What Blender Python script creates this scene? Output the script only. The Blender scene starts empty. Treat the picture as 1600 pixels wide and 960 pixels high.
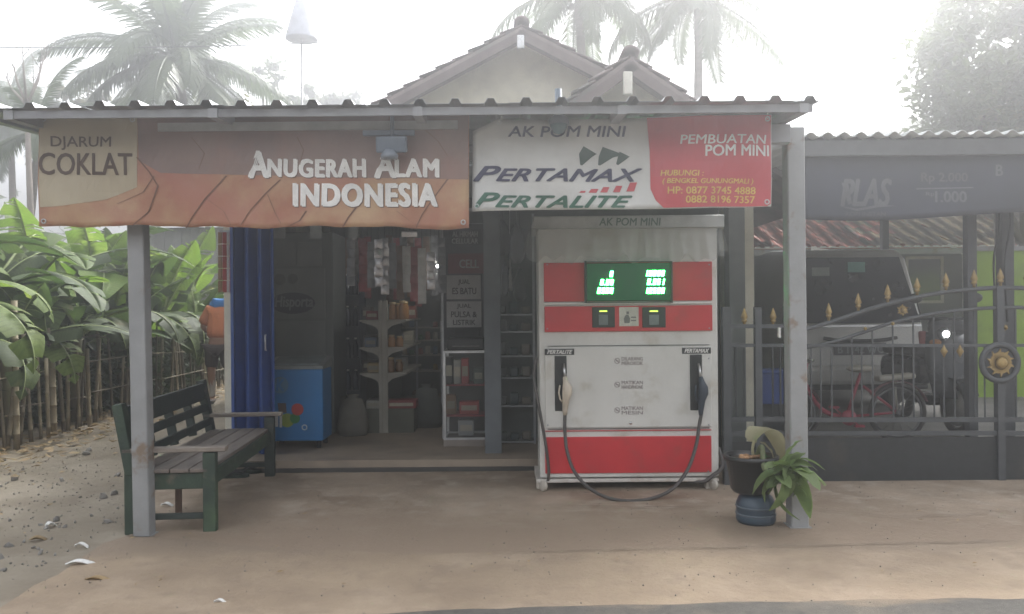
import bpy, bmesh, math, random
from mathutils import Vector, Matrix, Euler
from math import radians as R, sin, cos, pi
random.seed(7)
SC = bpy.context.scene
COL = SC.collection

# ------------------------------------------------------------------ camera
CAM_H, F, ROLL = 1.35, 1250.0, R(0.5)
cd = bpy.data.cameras.new('camera'); cam = bpy.data.objects.new('camera', cd); COL.objects.link(cam)
cd.sensor_width = 36; cd.lens = F/1600*36; cd.clip_start = 0.05; cd.clip_end = 500
cr, sr = cos(ROLL), sin(ROLL)
cam.matrix_world = Matrix(((cr, sr, 0, 0), (0, 0, -1, 0), (-sr, cr, 0, CAM_H), (0, 0, 0, 1)))
SC.camera = cam
def at(px, py, Y):
    """world point at depth Y seen at photo pixel (px, py)"""
    ui, vi = px-800.0, 480.0-py
    u = cr*ui+sr*vi; v = -sr*ui+cr*vi
    return Vector((u/F*Y, Y, CAM_H+v/F*Y))

# ------------------------------------------------------------------ light
SUN_EL, SUN_AZ = R(45), R(28)        # azimuth from +Y towards +X
w = bpy.data.worlds.new('World'); SC.world = w; w.use_nodes = True
nt = w.node_tree; nt.nodes.clear()
wo = nt.nodes.new('ShaderNodeOutputWorld'); bg = nt.nodes.new('ShaderNodeBackground')
sky = nt.nodes.new('ShaderNodeTexSky'); sky.sky_type = 'NISHITA'; sky.sun_disc = False
sky.sun_elevation = SUN_EL; sky.sun_rotation = SUN_AZ; sky.dust_density = 1.6; sky.air_density = 1.0; sky.ozone_density = 1.0
hs = nt.nodes.new('ShaderNodeHueSaturation'); hs.inputs['Saturation'].default_value = 0.1
nt.links.new(sky.outputs[0], hs.inputs['Color']); nt.links.new(hs.outputs[0], bg.inputs[0]); nt.links.new(bg.outputs[0], wo.inputs[0])
bg.inputs[1].default_value = 0.15
sl = bpy.data.lights.new('sun', 'SUN'); sl.energy = 1.5; sl.angle = R(18); sl.color = (1, .965, .91)
so = bpy.data.objects.new('sun', sl); COL.objects.link(so)
so.rotation_euler = (R(90)-SUN_EL, 0, pi-SUN_AZ)   # set exactly below
d = Vector((sin(SUN_AZ)*cos(SUN_EL), cos(SUN_AZ)*cos(SUN_EL), sin(SUN_EL)))
so.rotation_euler = d.to_track_quat('Z', 'Y').to_euler()
vs = SC.view_settings
SC.display_settings.display_device = 'sRGB'
vs.view_transform = 'Standard'; vs.look = 'None'; vs.gamma = 1; vs.use_curve_mapping = False
vs.exposure = 2.4
SC.cycles.use_denoising = True
SC.cycles.max_bounces = 7; SC.cycles.diffuse_bounces = 3; SC.cycles.glossy_bounces = 3; SC.cycles.transparent_max_bounces = 12
SC.cycles.transmission_bounces = 5; SC.cycles.volume_bounces = 0
SC.cycles.caustics_reflective = False; SC.cycles.caustics_refractive = False
SC.cycles.sample_clamp_indirect = 6

# ------------------------------------------------------------------ materials
MATS = {}
def mat(name, c=(.5, .5, .5), rough=.6, metal=0, c2=None, scale=6, bump=0, bscale=None, detail=6, rnd=0, lo=.35, hi=.65, c3=None, s3=1.2, spec=.5, stretch=None, r3=(.5, .68), vein=0, c4=None, s4=7):
    if name in MATS: return MATS[name]
    m = bpy.data.materials.new(name); m.use_nodes = True; MATS[name] = m
    t = m.node_tree; N = t.nodes; L = t.links; p = N['Principled BSDF']
    p.inputs['Roughness'].default_value = rough; p.inputs['Metallic'].default_value = metal
    p.inputs['Specular IOR Level'].default_value = spec
    p.inputs['Base Color'].default_value = (*c, 1)
    tc = N.new('ShaderNodeTexCoord'); vec = tc.outputs['Object']
    if stretch:
        mp = N.new('ShaderNodeMapping'); mp.inputs['Scale'].default_value = stretch; L.new(vec, mp.inputs[0]); vec = mp.outputs[0]
    out = None
    def noise(s, det):
        n = N.new('ShaderNodeTexNoise'); n.inputs['Scale'].default_value = s; n.inputs['Detail'].default_value = det
        n.inputs['Roughness'].default_value = .62; L.new(vec, n.inputs['Vector']); return n
    def mix(a, b, fac):
        x = N.new('ShaderNodeMix'); x.data_type = 'RGBA'
        for s, v in ((6, a), (7, b)):
            if isinstance(v, tuple): x.inputs[s].default_value = (*v, 1)
            else: L.new(v, x.inputs[s])
        L.new(fac, x.inputs[0]); return x.outputs[2]
    def ramp(src, a, b):
        r = N.new('ShaderNodeMapRange'); r.inputs[1].default_value = a; r.inputs[2].default_value = b; L.new(src, r.inputs[0]); return r.outputs[0]
    if c2 is None: c2 = tuple(x*.72 for x in c)
    n1 = noise(scale, detail); out = mix(c, c2, ramp(n1.outputs[0], lo, hi))
    if c3: out = mix(out, c3, ramp(noise(s3, 7).outputs[0], *r3))
    if c4: out = mix(out, c4, ramp(noise(s4, 9).outputs[0], .5, .72))
    if vein:
        wv = N.new('ShaderNodeTexWave'); wv.inputs['Scale'].default_value = vein; wv.inputs['Distortion'].default_value = 1.2; wv.inputs['Detail'].default_value = 1; L.new(vec, wv.inputs['Vector'])
        out = mix(out, tuple(x*.72 for x in c), ramp(wv.outputs[0], .55, 1.3))
    if rnd:
        oi = N.new('ShaderNodeObjectInfo'); h = N.new('ShaderNodeHueSaturation')
        r = N.new('ShaderNodeMapRange'); r.inputs[3].default_value = 1-rnd; r.inputs[4].default_value = 1+rnd
        L.new(oi.outputs['Random'], r.inputs[0]); L.new(r.outputs[0], h.inputs['Value']); L.new(out, h.inputs['Color']); out = h.outputs[0]
    L.new(out, p.inputs['Base Color'])
    rr = N.new('ShaderNodeMapRange'); rr.inputs[3].default_value = max(.02, rough-.1); rr.inputs[4].default_value = min(1, rough+.12)
    L.new(n1.outputs[0], rr.inputs[0]); L.new(rr.outputs[0], p.inputs['Roughness'])
    if bump:
        b = N.new('ShaderNodeBump'); b.inputs['Strength'].default_value = bump; b.inputs['Distance'].default_value = .02
        L.new(noise(bscale or scale*4, 8).outputs[0], b.inputs['Height']); L.new(b.outputs[0], p.inputs['Normal'])
    return m
def leafmat(name, c, c2, tr=.45, rough=.4, scale=5, rnd=.25, **kw):
    m = mat(name, c, rough, c2=c2, scale=scale, rnd=rnd, bump=.15, bscale=30, **kw)
    t = m.node_tree; N = t.nodes; L = t.links; p = N['Principled BSDF']
    src = p.inputs['Base Color'].links[0].from_socket
    tl = N.new('ShaderNodeBsdfTranslucent'); h = N.new('ShaderNodeHueSaturation'); h.inputs['Value'].default_value = 1.6; h.inputs['Saturation'].default_value = 1.1
    L.new(src, h.inputs['Color']); L.new(h.outputs[0], tl.inputs[0])
    mx = N.new('ShaderNodeMixShader'); mx.inputs[0].default_value = tr
    L.new(p.outputs[0], mx.inputs[1]); L.new(tl.outputs[0], mx.inputs[2]); L.new(mx.outputs[0], N['Material Output'].inputs[0]); return m
def emit(name, c, s):
    m = bpy.data.materials.new(name); m.use_nodes = True; p = m.node_tree.nodes['Principled BSDF']
    p.inputs['Base Color'].default_value = (*[x*.3 for x in c], 1); p.inputs['Emission Color'].default_value = (*c, 1); p.inputs['Emission Strength'].default_value = s; return m
def clear(name, c, alpha, rough=.15, bump=0):
    """thin clear sheet: part see-through, part glossy film"""
    m = mat(name, c, rough, bump=bump, bscale=9, scale=4); p = m.node_tree.nodes['Principled BSDF']
    p.inputs['Alpha'].default_value = alpha; return m
def frost(name):
    m = bpy.data.materials.new(name); m.use_nodes = True; N = m.node_tree.nodes; L = m.node_tree.links
    g = N.new('ShaderNodeBsdfRefraction'); g.inputs['Roughness'].default_value = .3; g.inputs['IOR'].default_value = 1.3; g.inputs[0].default_value = (.95, 1, .97, 1)
    t = N.new('ShaderNodeBsdfTransparent'); mx = N.new('ShaderNodeMixShader'); mx.inputs[0].default_value = .55
    L.new(t.outputs[0], mx.inputs[1]); L.new(g.outputs[0], mx.inputs[2]); L.new(mx.outputs[0], N['Material Output'].inputs[0]); return m

# ------------------------------------------------------------------ mesh builder
class B:
    def __init__(s): s.bm = bmesh.new()
    def _xf(s, vs, c, rot=(0, 0, 0), size=None):
        M = Matrix.Translation(c) @ Euler(rot).to_matrix().to_4x4()
        if size: M = M @ Matrix.Diagonal((*size, 1))
        bmesh.ops.transform(s.bm, matrix=M, verts=vs)
    def box(s, c, size, rot=(0, 0, 0), bev=0):
        if bev:
            t = bmesh.new(); bmesh.ops.create_cube(t, size=1); bmesh.ops.transform(t, matrix=Matrix.Diagonal((*size, 1)), verts=t.verts)
            bmesh.ops.bevel(t, geom=t.edges[:], offset=min(bev, min(size)*.45), segments=2, affect='EDGES', profile=.5)
            s.merge(t, Matrix.Translation(c) @ Euler(rot).to_matrix().to_4x4())
        else:
            r = bmesh.ops.create_cube(s.bm, size=1); s._xf(r['verts'], c, rot, size)
        return s
    def span(s, a, b, bev=0):
        a = Vector(a); b = Vector(b); return s.box((a+b)/2, [abs(x) for x in (b-a)], bev=bev)
    def merge(s, t, M):
        vm = {}
        for v in t.verts: vm[v] = s.bm.verts.new(M @ v.co)
        for f in t.faces:
            try: nf = s.bm.faces.new([vm[v] for v in f.verts]); nf.smooth = f.smooth
            except ValueError: pass
        t.free()
    def bar(s, a, b, wd, ht=None, bev=0, up=(0, 0, 1)):
        """rectangular bar from a to b, width wd (sideways), height ht (along up)"""
        a = Vector(a); b = Vector(b); ht = ht or wd; dx = (b-a); l = dx.length; dx.normalize()
        u = Vector(up); sd = dx.cross(u)
        if sd.length < 1e-4: sd = dx.cross(Vector((0, 1, 0)))
        sd.normalize(); u = sd.cross(dx).normalized()
        t = bmesh.new(); bmesh.ops.create_cube(t, size=1); bmesh.ops.transform(t, matrix=Matrix.Diagonal((l, wd, ht, 1)), verts=t.verts)
        if bev: bmesh.ops.bevel(t, geom=t.edges[:], offset=bev, segments=1, affect='EDGES')
        M = Matrix((dx, sd, u)).transposed().to_4x4(); M.translation = (a+b)/2
        s.merge(t, M); return s
    def tube(s, pts, r, n=8, cap=True, closed=False, smooth=True):
        pts = [Vector(p) for p in pts]; k = len(pts); rs = r if isinstance(r, (list, tuple)) else [r]*k
        rings = []; prev = None
        for i, p in enumerate(pts):
            if closed: tg = pts[(i+1) % k]-pts[i-1]
            else: tg = pts[min(i+1, k-1)]-pts[max(i-1, 0)]
            tg.normalize()
            if prev is None: nrm = tg.orthogonal().normalized()
            else: nrm = (prev-tg*prev.dot(tg)).normalized()
            prev = nrm; bn = tg.cross(nrm)
            rings.append([s.bm.verts.new(p+(nrm*cos(2*pi*j/n)+bn*sin(2*pi*j/n))*rs[i]) for j in range(n)])
        for i in range(k if closed else k-1):
            a = rings[i]; b = rings[(i+1) % k]
            for j in range(n):
                f = s.bm.faces.new((a[j], a[(j+1) % n], b[(j+1) % n], b[j])); f.smooth = smooth
        if cap and not closed:
            s.bm.faces.new(rings[0][::-1]); s.bm.faces.new(rings[-1])
        return s
    def lathe(s, prof, c=(0, 0, 0), n=20, rot=(0, 0, 0), smooth=True):
        M = Matrix.Translation(c) @ Euler(rot).to_matrix().to_4x4(); rings = []
        for r, z in prof: rings.append([s.bm.verts.new(M @ Vector((r*cos(2*pi*j/n), r*sin(2*pi*j/n), z))) for j in range(n)])
        for a, b in zip(rings, rings[1:]):
            for j in range(n):
                f = s.bm.faces.new((a[j], a[(j+1) % n], b[(j+1) % n], b[j])); f.smooth = smooth
        s.bm.faces.new(rings[0][::-1]); s.bm.faces.new(rings[-1]); return s
    def prism(s, pts, off):
        """polygon pts (3d) swept by vector off"""
        off = Vector(off); a = [s.bm.verts.new(Vector(p)) for p in pts]; b = [s.bm.verts.new(Vector(p)+off) for p in pts]; n = len(a)
        s.bm.faces.new(a[::-1]); s.bm.faces.new(b)
        for i in range(n): s.bm.faces.new((a[i], a[(i+1) % n], b[(i+1) % n], b[i]))
        return s
    def grid(s, fn, nu, nv, smooth=True):
        g = [[s.bm.verts.new(fn(i/nu, j/nv)) for j in range(nv+1)] for i in range(nu+1)]
        for i in range(nu):
            for j in range(nv):
                f = s.bm.faces.new((g[i][j], g[i+1][j], g[i+1][j+1], g[i][j+1])); f.smooth = smooth
        return s
    def face(s, pts, smooth=False):
        f = s.bm.faces.new([s.bm.verts.new(Vector(p)) for p in pts]); f.smooth = smooth; return s
    def ball(s, c, r, scale=(1, 1, 1), n=12, rot=(0, 0, 0)):
        q = bmesh.ops.create_uvsphere(s.bm, u_segments=n, v_segments=max(6, n*2//3), radius=r)
        s._xf(q['verts'], c, rot, scale)
        for v in q['verts']:
            for f in v.link_faces: f.smooth = True
        return s
    def done(s, name, m, parent=None, local=False, label=None, normals=True, kind=None):
        if normals: bmesh.ops.recalc_face_normals(s.bm, faces=s.bm.faces[:])
        me = bpy.data.meshes.new(name); s.bm.to_mesh(me); s.bm.free()
        if m: me.materials.append(m)
        o = bpy.data.objects.new(name, me); COL.objects.link(o)
        if parent is not None:
            o.parent = parent
            if not local:
                r = parent
                while r.parent: r = r.parent
                me.transform(Matrix.Translation(-r.location))
        if label: o['label'] = label
        if kind: o['kind'] = kind
        return o
def solid(o, t, off=0):
    m = o.modifiers.new('thickness', 'SOLIDIFY'); m.thickness = t; m.offset = off; return o
def tag(o, label, cat, group=None):
    o['label'] = label; o['category'] = cat
    if group: o['group'] = group
    return o
def thing(name, label, cat, loc=(0, 0, 0), group=None, rotz=0):
    o = bpy.data.objects.new(name, None); COL.objects.link(o); o.location = loc; o.rotation_euler = (0, 0, rotz); o.empty_display_size = .1
    return tag(o, label, cat, group)
def solo(b, name, m, label, cat, base=None, group=None):
    """a thing that is one mesh: origin moved to its base"""
    o = b.done(name, m); me = o.data
    if base is None:
        xs = [v.co for v in me.vertices]; base = Vector((sum(v.x for v in xs)/len(xs), sum(v.y for v in xs)/len(xs), min(v.z for v in xs)))
    base = Vector(base); me.transform(Matrix.Translation(-base)); o.location = base
    return tag(o, label, cat, group)
def struct(o): o['kind'] = 'structure'; return o
def inst(src, name, parent=None, loc=None, rot=None, scale=None):
    o = bpy.data.objects.new(name, src); COL.objects.link(o)
    if parent is not None: o.parent = parent
    if loc is not None: o.location = loc
    if rot is not None: o.rotation_euler = rot
    if scale is not None: o.scale = scale if hasattr(scale, '__len__') else (scale,)*3
    return o
def dup(root, loc, rotz=None, label=None):
    r = root.copy(); COL.objects.link(r); r.location = loc
    if rotz is not None: r.rotation_euler = (0, 0, rotz)
    if label: r['label'] = label
    for ch in list(root.children):
        c = ch.copy(); COL.objects.link(c); c.parent = r
        for g in list(ch.children):
            e = g.copy(); COL.objects.link(e); e.parent = c
    return r

# ------------------------------------------------------------------ lettering and flat print
def glyphs(txt, bold=0.0, shear=0.0, space=1.0):
    cu = bpy.data.curves.new('t', 'FONT'); cu.body = txt; cu.size = 1; cu.offset = bold; cu.shear = shear; cu.space_character = space
    cu.resolution_u = 3; o = bpy.data.objects.new('t', cu); COL.objects.link(o)
    bpy.context.view_layer.update()
    dg = bpy.context.evaluated_depsgraph_get(); me = bpy.data.meshes.new_from_object(o.evaluated_get(dg))
    bpy.data.objects.remove(o); bpy.data.curves.remove(cu); return me
def write(txt, S, u0, u1, v0, v1, m, parent, bold=.02, shear=0, name='lettering', off=.004, space=1.0):
    """text filling u0..u1 (bottom v0, top v1) of the surface S(u, v, off)"""
    me = glyphs(txt, 0, shear, space); b = bmesh.new(); b.from_mesh(me); bpy.data.meshes.remove(me)
    xs = [v.co.x for v in b.verts]; ys = [v.co.y for v in b.verts]; x0, x1, y0, y1 = min(xs), max(xs), min(ys), max(ys)
    for v in b.verts:
        v.co = Vector((u0+(v.co.x-x0)/(x1-x0)*(u1-u0), v0+(v.co.y-y0)/(y1-y0)*(v1-v0), 0))
    q = B(); k = bold*(v1-v0)*1.15
    for i, (dx, dy) in enumerate(((0, 0), (-k, 0), (k, 0), (0, -k*.7), (0, k*.7), (-k, k*.7), (k, -k*.7)) if bold else ((0, 0),)):   # strokes thickened by offset prints
        t = b.copy()
        for v in t.verts: v.co = S(v.co.x+dx, v.co.y+dy, off+i*.0001)
        q.merge(t, Matrix())
    b.free()
    return q.done(name, m, parent, normals=False)
def printpoly(polys, S, m, parent, name='print', off=.003, step=.05):
    q = B()
    for poly in polys:
        t = bmesh.new(); t.faces.new([t.verts.new((u, v, 0)) for u, v in poly])
        us = [p[0] for p in poly]; vv = [p[1] for p in poly]
        k = min(us)+step
        while k < max(us):
            bmesh.ops.bisect_plane(t, geom=t.verts[:]+t.edges[:]+t.faces[:], plane_co=(k, 0, 0), plane_no=(1, 0, 0)); k += step
        k = min(vv)+step*2
        while k < max(vv):
            bmesh.ops.bisect_plane(t, geom=t.verts[:]+t.edges[:]+t.faces[:], plane_co=(0, k, 0), plane_no=(0, 1, 0)); k += step*2
        bmesh.ops.triangulate(t, faces=t.faces[:])
        for v in t.verts: v.co = S(v.co.x, v.co.y, off)
        q.merge(t, Matrix())
    return q.done(name, m, parent)
def pxsurf(Y, wave=None):
    """surface at depth Y addressed by photo pixels (u = px, v = -py): text placed where it stands on it"""
    def S(u, v, off=0):
        p = at(u, -v, Y); dy = wave(p) if wave else 0
        return Vector((p.x, Y+dy-off, p.z))
    return S

# common materials
M_steel = mat('galvanised_steel', (.42, .43, .45), .45, .55, c2=(.3, .31, .33), scale=9, bump=.05)
M_paintgrey = mat('grey_paint', (.31, .315, .32), .55, c2=(.25, .255, .255), scale=5, bump=.12, c3=(.2, .15, .11), s3=7, r3=(.56, .66))
M_white = mat('white_paint', (.78, .78, .75), .4, c2=(.66, .65, .6), scale=3, bump=.03)
M_red = mat('red_panel', (.6, .035, .045), .38, c2=(.5, .03, .04), scale=3, bump=.03, c3=(.42, .06, .055), s3=5, r3=(.56, .74))
M_black = mat('black_plastic', (.025, .025, .028), .4)
M_dark = mat('dark_steel', (.03, .033, .036), .5, c2=(.02, .022, .024), scale=14, bump=.08, c3=(.06, .055, .045), s3=3, r3=(.56, .75))
M_rubber = mat('rubber', (.03, .028, .027), .55, c2=(.05, .045, .04))
M_gold = mat('gold_paint', (.4, .28, .1), .5, .25, c2=(.27, .18, .06), scale=20)
M_chrome = mat('chrome', (.75, .75, .75), .18, 1)
M_paper = mat('paper', (.74, .74, .72), .7, c2=(.64, .63, .6))
M_ink = mat('black_ink', (.03, .03, .035), .6)
M_alu = mat('aluminium', (.6, .61, .62), .35, .8)

# ================================================================== SETTING: ground, road, apron
def G(px, py, z=0.0):
    ui, vi = px-800.0, 480.0-py; u = cr*ui+sr*vi; v = -sr*ui+cr*vi
    Y = (z-CAM_H)*F/v; return Vector((u/F*Y, Y, z))
M_dirt = mat('dirt', (.25, .215, .165), .95, c2=(.18, .15, .11), scale=1.4, bump=.5, bscale=14, c3=(.33, .29, .235), s3=.9, detail=9)
M_apron = mat('worn_concrete', (.41, .325, .245), .9, c2=(.3, .235, .175), scale=2.2, bump=.4, bscale=26, c3=(.22, .16, .11), s3=1.0, detail=10, r3=(.44, .66), c4=(.44, .38, .31), s4=5)
M_stain = None
M_should = mat('sandy_shoulder', (.35, .27, .19), .95, c2=(.27, .205, .145), scale=1.8, bump=.5, bscale=30, c3=(.4, .315, .235), s3=1.1, detail=10, c4=(.26, .2, .145), s4=6)
M_asph = mat('asphalt', (.13, .12, .105), .9, c2=(.1, .093, .083), scale=30, bump=.5, bscale=120, c3=(.2, .17, .135), s3=1.5)
def ragged_strip(m, other, y0, y1, k=.5, s=2.5):
    """other colour laid ragged over a strip: loose sand on asphalt, darker brown elsewhere"""
    N = m.node_tree.nodes; L = m.node_tree.links; p = N['Principled BSDF']; src = p.inputs['Base Color'].links[0].from_socket
    tc = N.new('ShaderNodeTexCoord'); sx = N.new('ShaderNodeSeparateXYZ'); L.new(tc.outputs['Object'], sx.inputs[0])
    n = N.new('ShaderNodeTexNoise'); n.inputs['Scale'].default_value = s; n.inputs['Detail'].default_value = 9; n.inputs['Roughness'].default_value = .7
    mp = N.new('ShaderNodeMapping'); mp.inputs['Scale'].default_value = (.6, 1.6, 1); L.new(tc.outputs['Object'], mp.inputs[0]); L.new(mp.outputs[0], n.inputs['Vector'])
    a = N.new('ShaderNodeMath'); a.operation = 'MULTIPLY_ADD'; a.inputs[1].default_value = k; L.new(n.outputs[0], a.inputs[0]); L.new(sx.outputs[1], a.inputs[2])
    r_ = N.new('ShaderNodeMapRange'); r_.inputs[1].default_value = y0+k*.5; r_.inputs[2].default_value = y1+k*.5; L.new(a.outputs[0], r_.inputs[0])
    x = N.new('ShaderNodeMix'); x.data_type = 'RGBA'; L.new(r_.outputs[0], x.inputs[0]); L.new(src, x.inputs[6]); x.inputs[7].default_value = (*other, 1); L.new(x.outputs[2], p.inputs['Base Color'])
ragged_strip(M_asph, (.34, .26, .18), 3.56, 3.74, .5)
ragged_strip(M_apron, (.27, .205, .15), 5.5, 4.75, 1.3, 1.3)  # darker brown over the road side of the forecourt
ragged_strip(M_should, (.25, .195, .145), 4.25, 4.55, .9, 1.6)  # darker brown towards the forecourt
def hgt(x, y):
    k = max(0, min(1, (-2.75-x)/.6))*max(0, min(1, (y-3.7)/.5))
    return k*(.018*sin(x*3.1+y*1.7)*sin(y*2.3-x*.7)+.012*sin(x*7.7+1)*sin(y*6.1))-.0*k
q = B()
def gf(u, v):
    a = (u-.5)*2; b_ = (v-.5)*2
    x = a*9+math.copysign(abs(a)**5*71, a); y = 6+b_*9+math.copysign(abs(b_)**5*71, b_)
    return Vector((x, y, hgt(x, y)))
q.grid(gf, 150, 150); struct(q.done('ground', M_dirt))
def sheet(name, pts, z, m, jitter=0, seed=1):
    rnd = random.Random(seed); out = []; n = len(pts)
    for i in range(n):
        a = Vector((*pts[i], 0)); b = Vector((*pts[(i+1) % n], 0)); k = max(1, int((b-a).length/.12)) if jitter and max(abs(a.x), abs(b.x)) < 9 else 1
        for j in range(k):
            p = a.lerp(b, j/k); out.append((p.x+rnd.uniform(-jitter, jitter)*(j > 0), p.y+rnd.uniform(-jitter, jitter)*(j > 0), z))
    q = B(); f = q.bm.faces.new([q.bm.verts.new(p) for p in out]); bmesh.ops.triangulate(q.bm, faces=[f]); return struct(q.done(name, m))
g = lambda px, py: G(px, py).xy[:]
sheet('shop_forecourt', [g(236, 839), g(420, 866), g(700, 872), g(1000, 862), g(1600, 850), (8, 4.55), (8, 6.55), (-2.75, 6.55), (-2.6, 5.6), (-2.45, 5)], .008, M_apron, .012, 3)
sheet('road_shoulder', [g(-40, 975), g(30, 935), g(110, 888), g(160, 853), g(205, 838), g(300, 846), g(420, 862), g(700, 868), g(1000, 858), g(1600, 846), (30, 4.5), (30, 3.3), (5, 3.3), (1, 3.25), (-1, 3.2), (-2.4, 3.2)], .012, M_should, .016, 5)
sheet('asphalt_road', [(-60, 3.1), (-2.6, 3.42), g(380, 976), g(690, 959), g(1100, 948), g(1400, 942), (5, 3.6), (60, 3.7), (60, -4), (-60, -4)], .016, M_asph, .012, 8)
def crack(name, pts, w_, seed, m):
    rnd = random.Random(seed); up = []; dn = []
    for (x0, y0), (x1, y1) in zip(pts, pts[1:]):
        k = max(2, int(abs(x1-x0)/.07))
        for j in range(k): x = x0+(x1-x0)*j/k; y = y0+(y1-y0)*j/k+rnd.uniform(-.012, .012); t_ = w_*rnd.uniform(.3, 1); up.append((x, y+t_, .0205)); dn.append((x, y-t_*.6, .0205))
    q = B()
    for i in range(len(up)-1): q.face([dn[i], dn[i+1], up[i+1], up[i]])
    struct(q.done(name, m))
M_crack = mat('crack_dirt', (.2, .155, .115), .95)
crack('pavement_joint', [g(800, 868), g(1150, 861), g(1600, 850)], .006, 3, M_crack); crack('pavement_crack', [g(880, 794), g(1000, 797), g(1135, 796)], .008, 4, M_crack); crack('pavement_crack', [g(480, 760), g(520, 790), g(640, 805)], .004, 6, M_crack); crack('pavement_crack', [g(1270, 800), g(1400, 812), g(1560, 806)], .006, 9, M_crack)
q = B(); q.span((1.75, 6.12, -.05), (9, 13, .1)); struct(q.done('carport_floor', mat('carport_concrete', (.22, .21, .2), .85, scale=3)))

# small stones and pebbles on the dirt lane
M_stone = mat('stone', (.3, .285, .265), .9, c2=(.2, .19, .175), scale=14, bump=.3, rnd=.3)
def stonemesh(seed):
    r = random.Random(seed); b = bmesh.new(); bmesh.ops.create_icosphere(b, subdivisions=1, radius=1)
    for v in b.verts: v.co *= r.uniform(.7, 1.1)
    me = bpy.data.meshes.new('stone'); b.to_mesh(me); b.free(); me.materials.append(M_stone); return me
SM = [stonemesh(i) for i in range(5)]
rs = random.Random(11)
for i in range(46):
    px, py = rs.uniform(0, 195), rs.uniform(705, 900)
    if px > 175-(py-820)*1.6 and py > 820: continue
    p = G(px, py); s = rs.choice((.012, .016, .02, .03))*rs.uniform(.8, 1.2)
    o = inst(SM[i % 5], 'stone', None, (p.x, p.y, hgt(p.x, p.y)+s*.25), (rs.random()*6, rs.random()*6, rs.random()*6), (s*1.3, s, s*.6))
    tag(o, 'small grey stone lying loose on the dirt lane left of the bench', 'stone', 'loose stones on the dirt lane')
q = B()
for i in range(1500):
    x = rs.uniform(-5, -2.5); y = rs.uniform(4, 12) if i % 3 else rs.uniform(4, 7); s = rs.uniform(.003, .009)
    t = bmesh.new(); bmesh.ops.create_cube(t, size=1); q.merge(t, Matrix.Translation((x, y, hgt(x, y)+s*.3)) @ Euler((rs.random()*3, rs.random()*3, rs.random()*3)).to_matrix().to_4x4() @ Matrix.Diagonal((s*1.5, s, s, 1)))
for i in range(700):
    x = rs.uniform(-2.6, 6); y = rs.uniform(3.5, 6.5); s = rs.uniform(.002, .005)
    t = bmesh.new(); bmesh.ops.create_cube(t, size=1); q.merge(t, Matrix.Translation((x, y, .014+s*.3)) @ Euler((rs.random()*3, rs.random()*3, rs.random()*3)).to_matrix().to_4x4() @ Matrix.Diagonal((s*1.5, s, s, 1)))
o = q.done('gravel', M_stone); o['kind'] = 'stuff'
# dry leaf litter along the fence
M_dry = leafmat('dry_leaf', (.3, .21, .11), (.42, .33, .2), .2, .8)
q = B()
for i in range(900):
    x = -4.75+rs.gauss(0, .35); y = rs.uniform(6, 15); s = rs.uniform(.03, .08); a = rs.random()*6
    z = hgt(x, y)+.01+rs.random()*.03; q.face([(x+s*cos(a+t)*(.35 if k % 2 else 1), y+s*sin(a+t)*(.35 if k % 2 else 1), z+rs.uniform(0, .03)) for k, t in enumerate((0, 1.57, 3.14, 4.71))])
for i in range(60):
    x = rs.uniform(-4.5, -2.6); y = rs.uniform(4, 8); s = rs.uniform(.015, .035); a = rs.random()*6
    q.face([(x+s*cos(a+t)*(.35 if k % 2 else 1), y+s*sin(a+t)*(.35 if k % 2 else 1), hgt(x, y)+.006+rs.uniform(0, .015)) for k, t in enumerate((0, 1.57, 3.14, 4.71))])
for i in range(110):
    x = rs.uniform(-2.3, 4.5); y = rs.uniform(3.7, 6.5); s = rs.uniform(.006, .022); a = rs.random()*6
    q.face([(x+s*cos(a+t)*(.4 if k % 2 else 1), y+s*sin(a+t)*(.4 if k % 2 else 1), .022+rs.uniform(0, .008)) for k, t in enumerate((0, 1.57, 3.14, 4.71))])
o = q.done('leaf_litter', M_dry); o['kind'] = 'stuff'
def scrap(px, py, l, wd, a, m, label, name='paper_scrap', cat='litter', z=.02):
    p = G(px, py); q = B(); rr = random.Random(int(px))
    def f(u, v):
        x, y = (u-.5)*l, (v-.5)*wd*(1-.5*abs(u-.5)); return Vector((p.x+x*cos(a)-y*sin(a), p.y+x*sin(a)+y*cos(a), z+.02*sin(u*3+1)*u+.008*sin(v*6+u*5)))
    q.grid(f, 8, 5); o = solo(q, name, m, label, cat); solid(o, .001)
scrap(126, 885, .14, .05, .35, M_paper, 'crumpled white paper scrap at the shoulder edge, nearest the road')
scrap(80, 824, .06, .05, 1.0, M_paper, 'torn white paper scrap lying on the dirt lane among stones')
scrap(128, 857, .07, .03, .3, M_paper, 'thin pale wrapper strip lying between two white scraps on the dirt')
scrap(262, 793, .08, .05, .2, M_paper, 'white scrap of paper under the near end of the green bench')
scrap(155, 909, .13, .03, .1, M_dry, 'long dry brown leaf lying on the sandy shoulder', 'dry_leaf', 'leaf', .014)
scrap(60, 845, .09, .05, .6, M_dry, 'curled brown leaf on the dirt at the far left edge', 'dry_leaf', 'leaf', .014)
scrap(345, 945, .06, .012, .1, M_paper, 'short white stick lying on the sand beside the road', 'stick', 'litter', .014)

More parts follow.
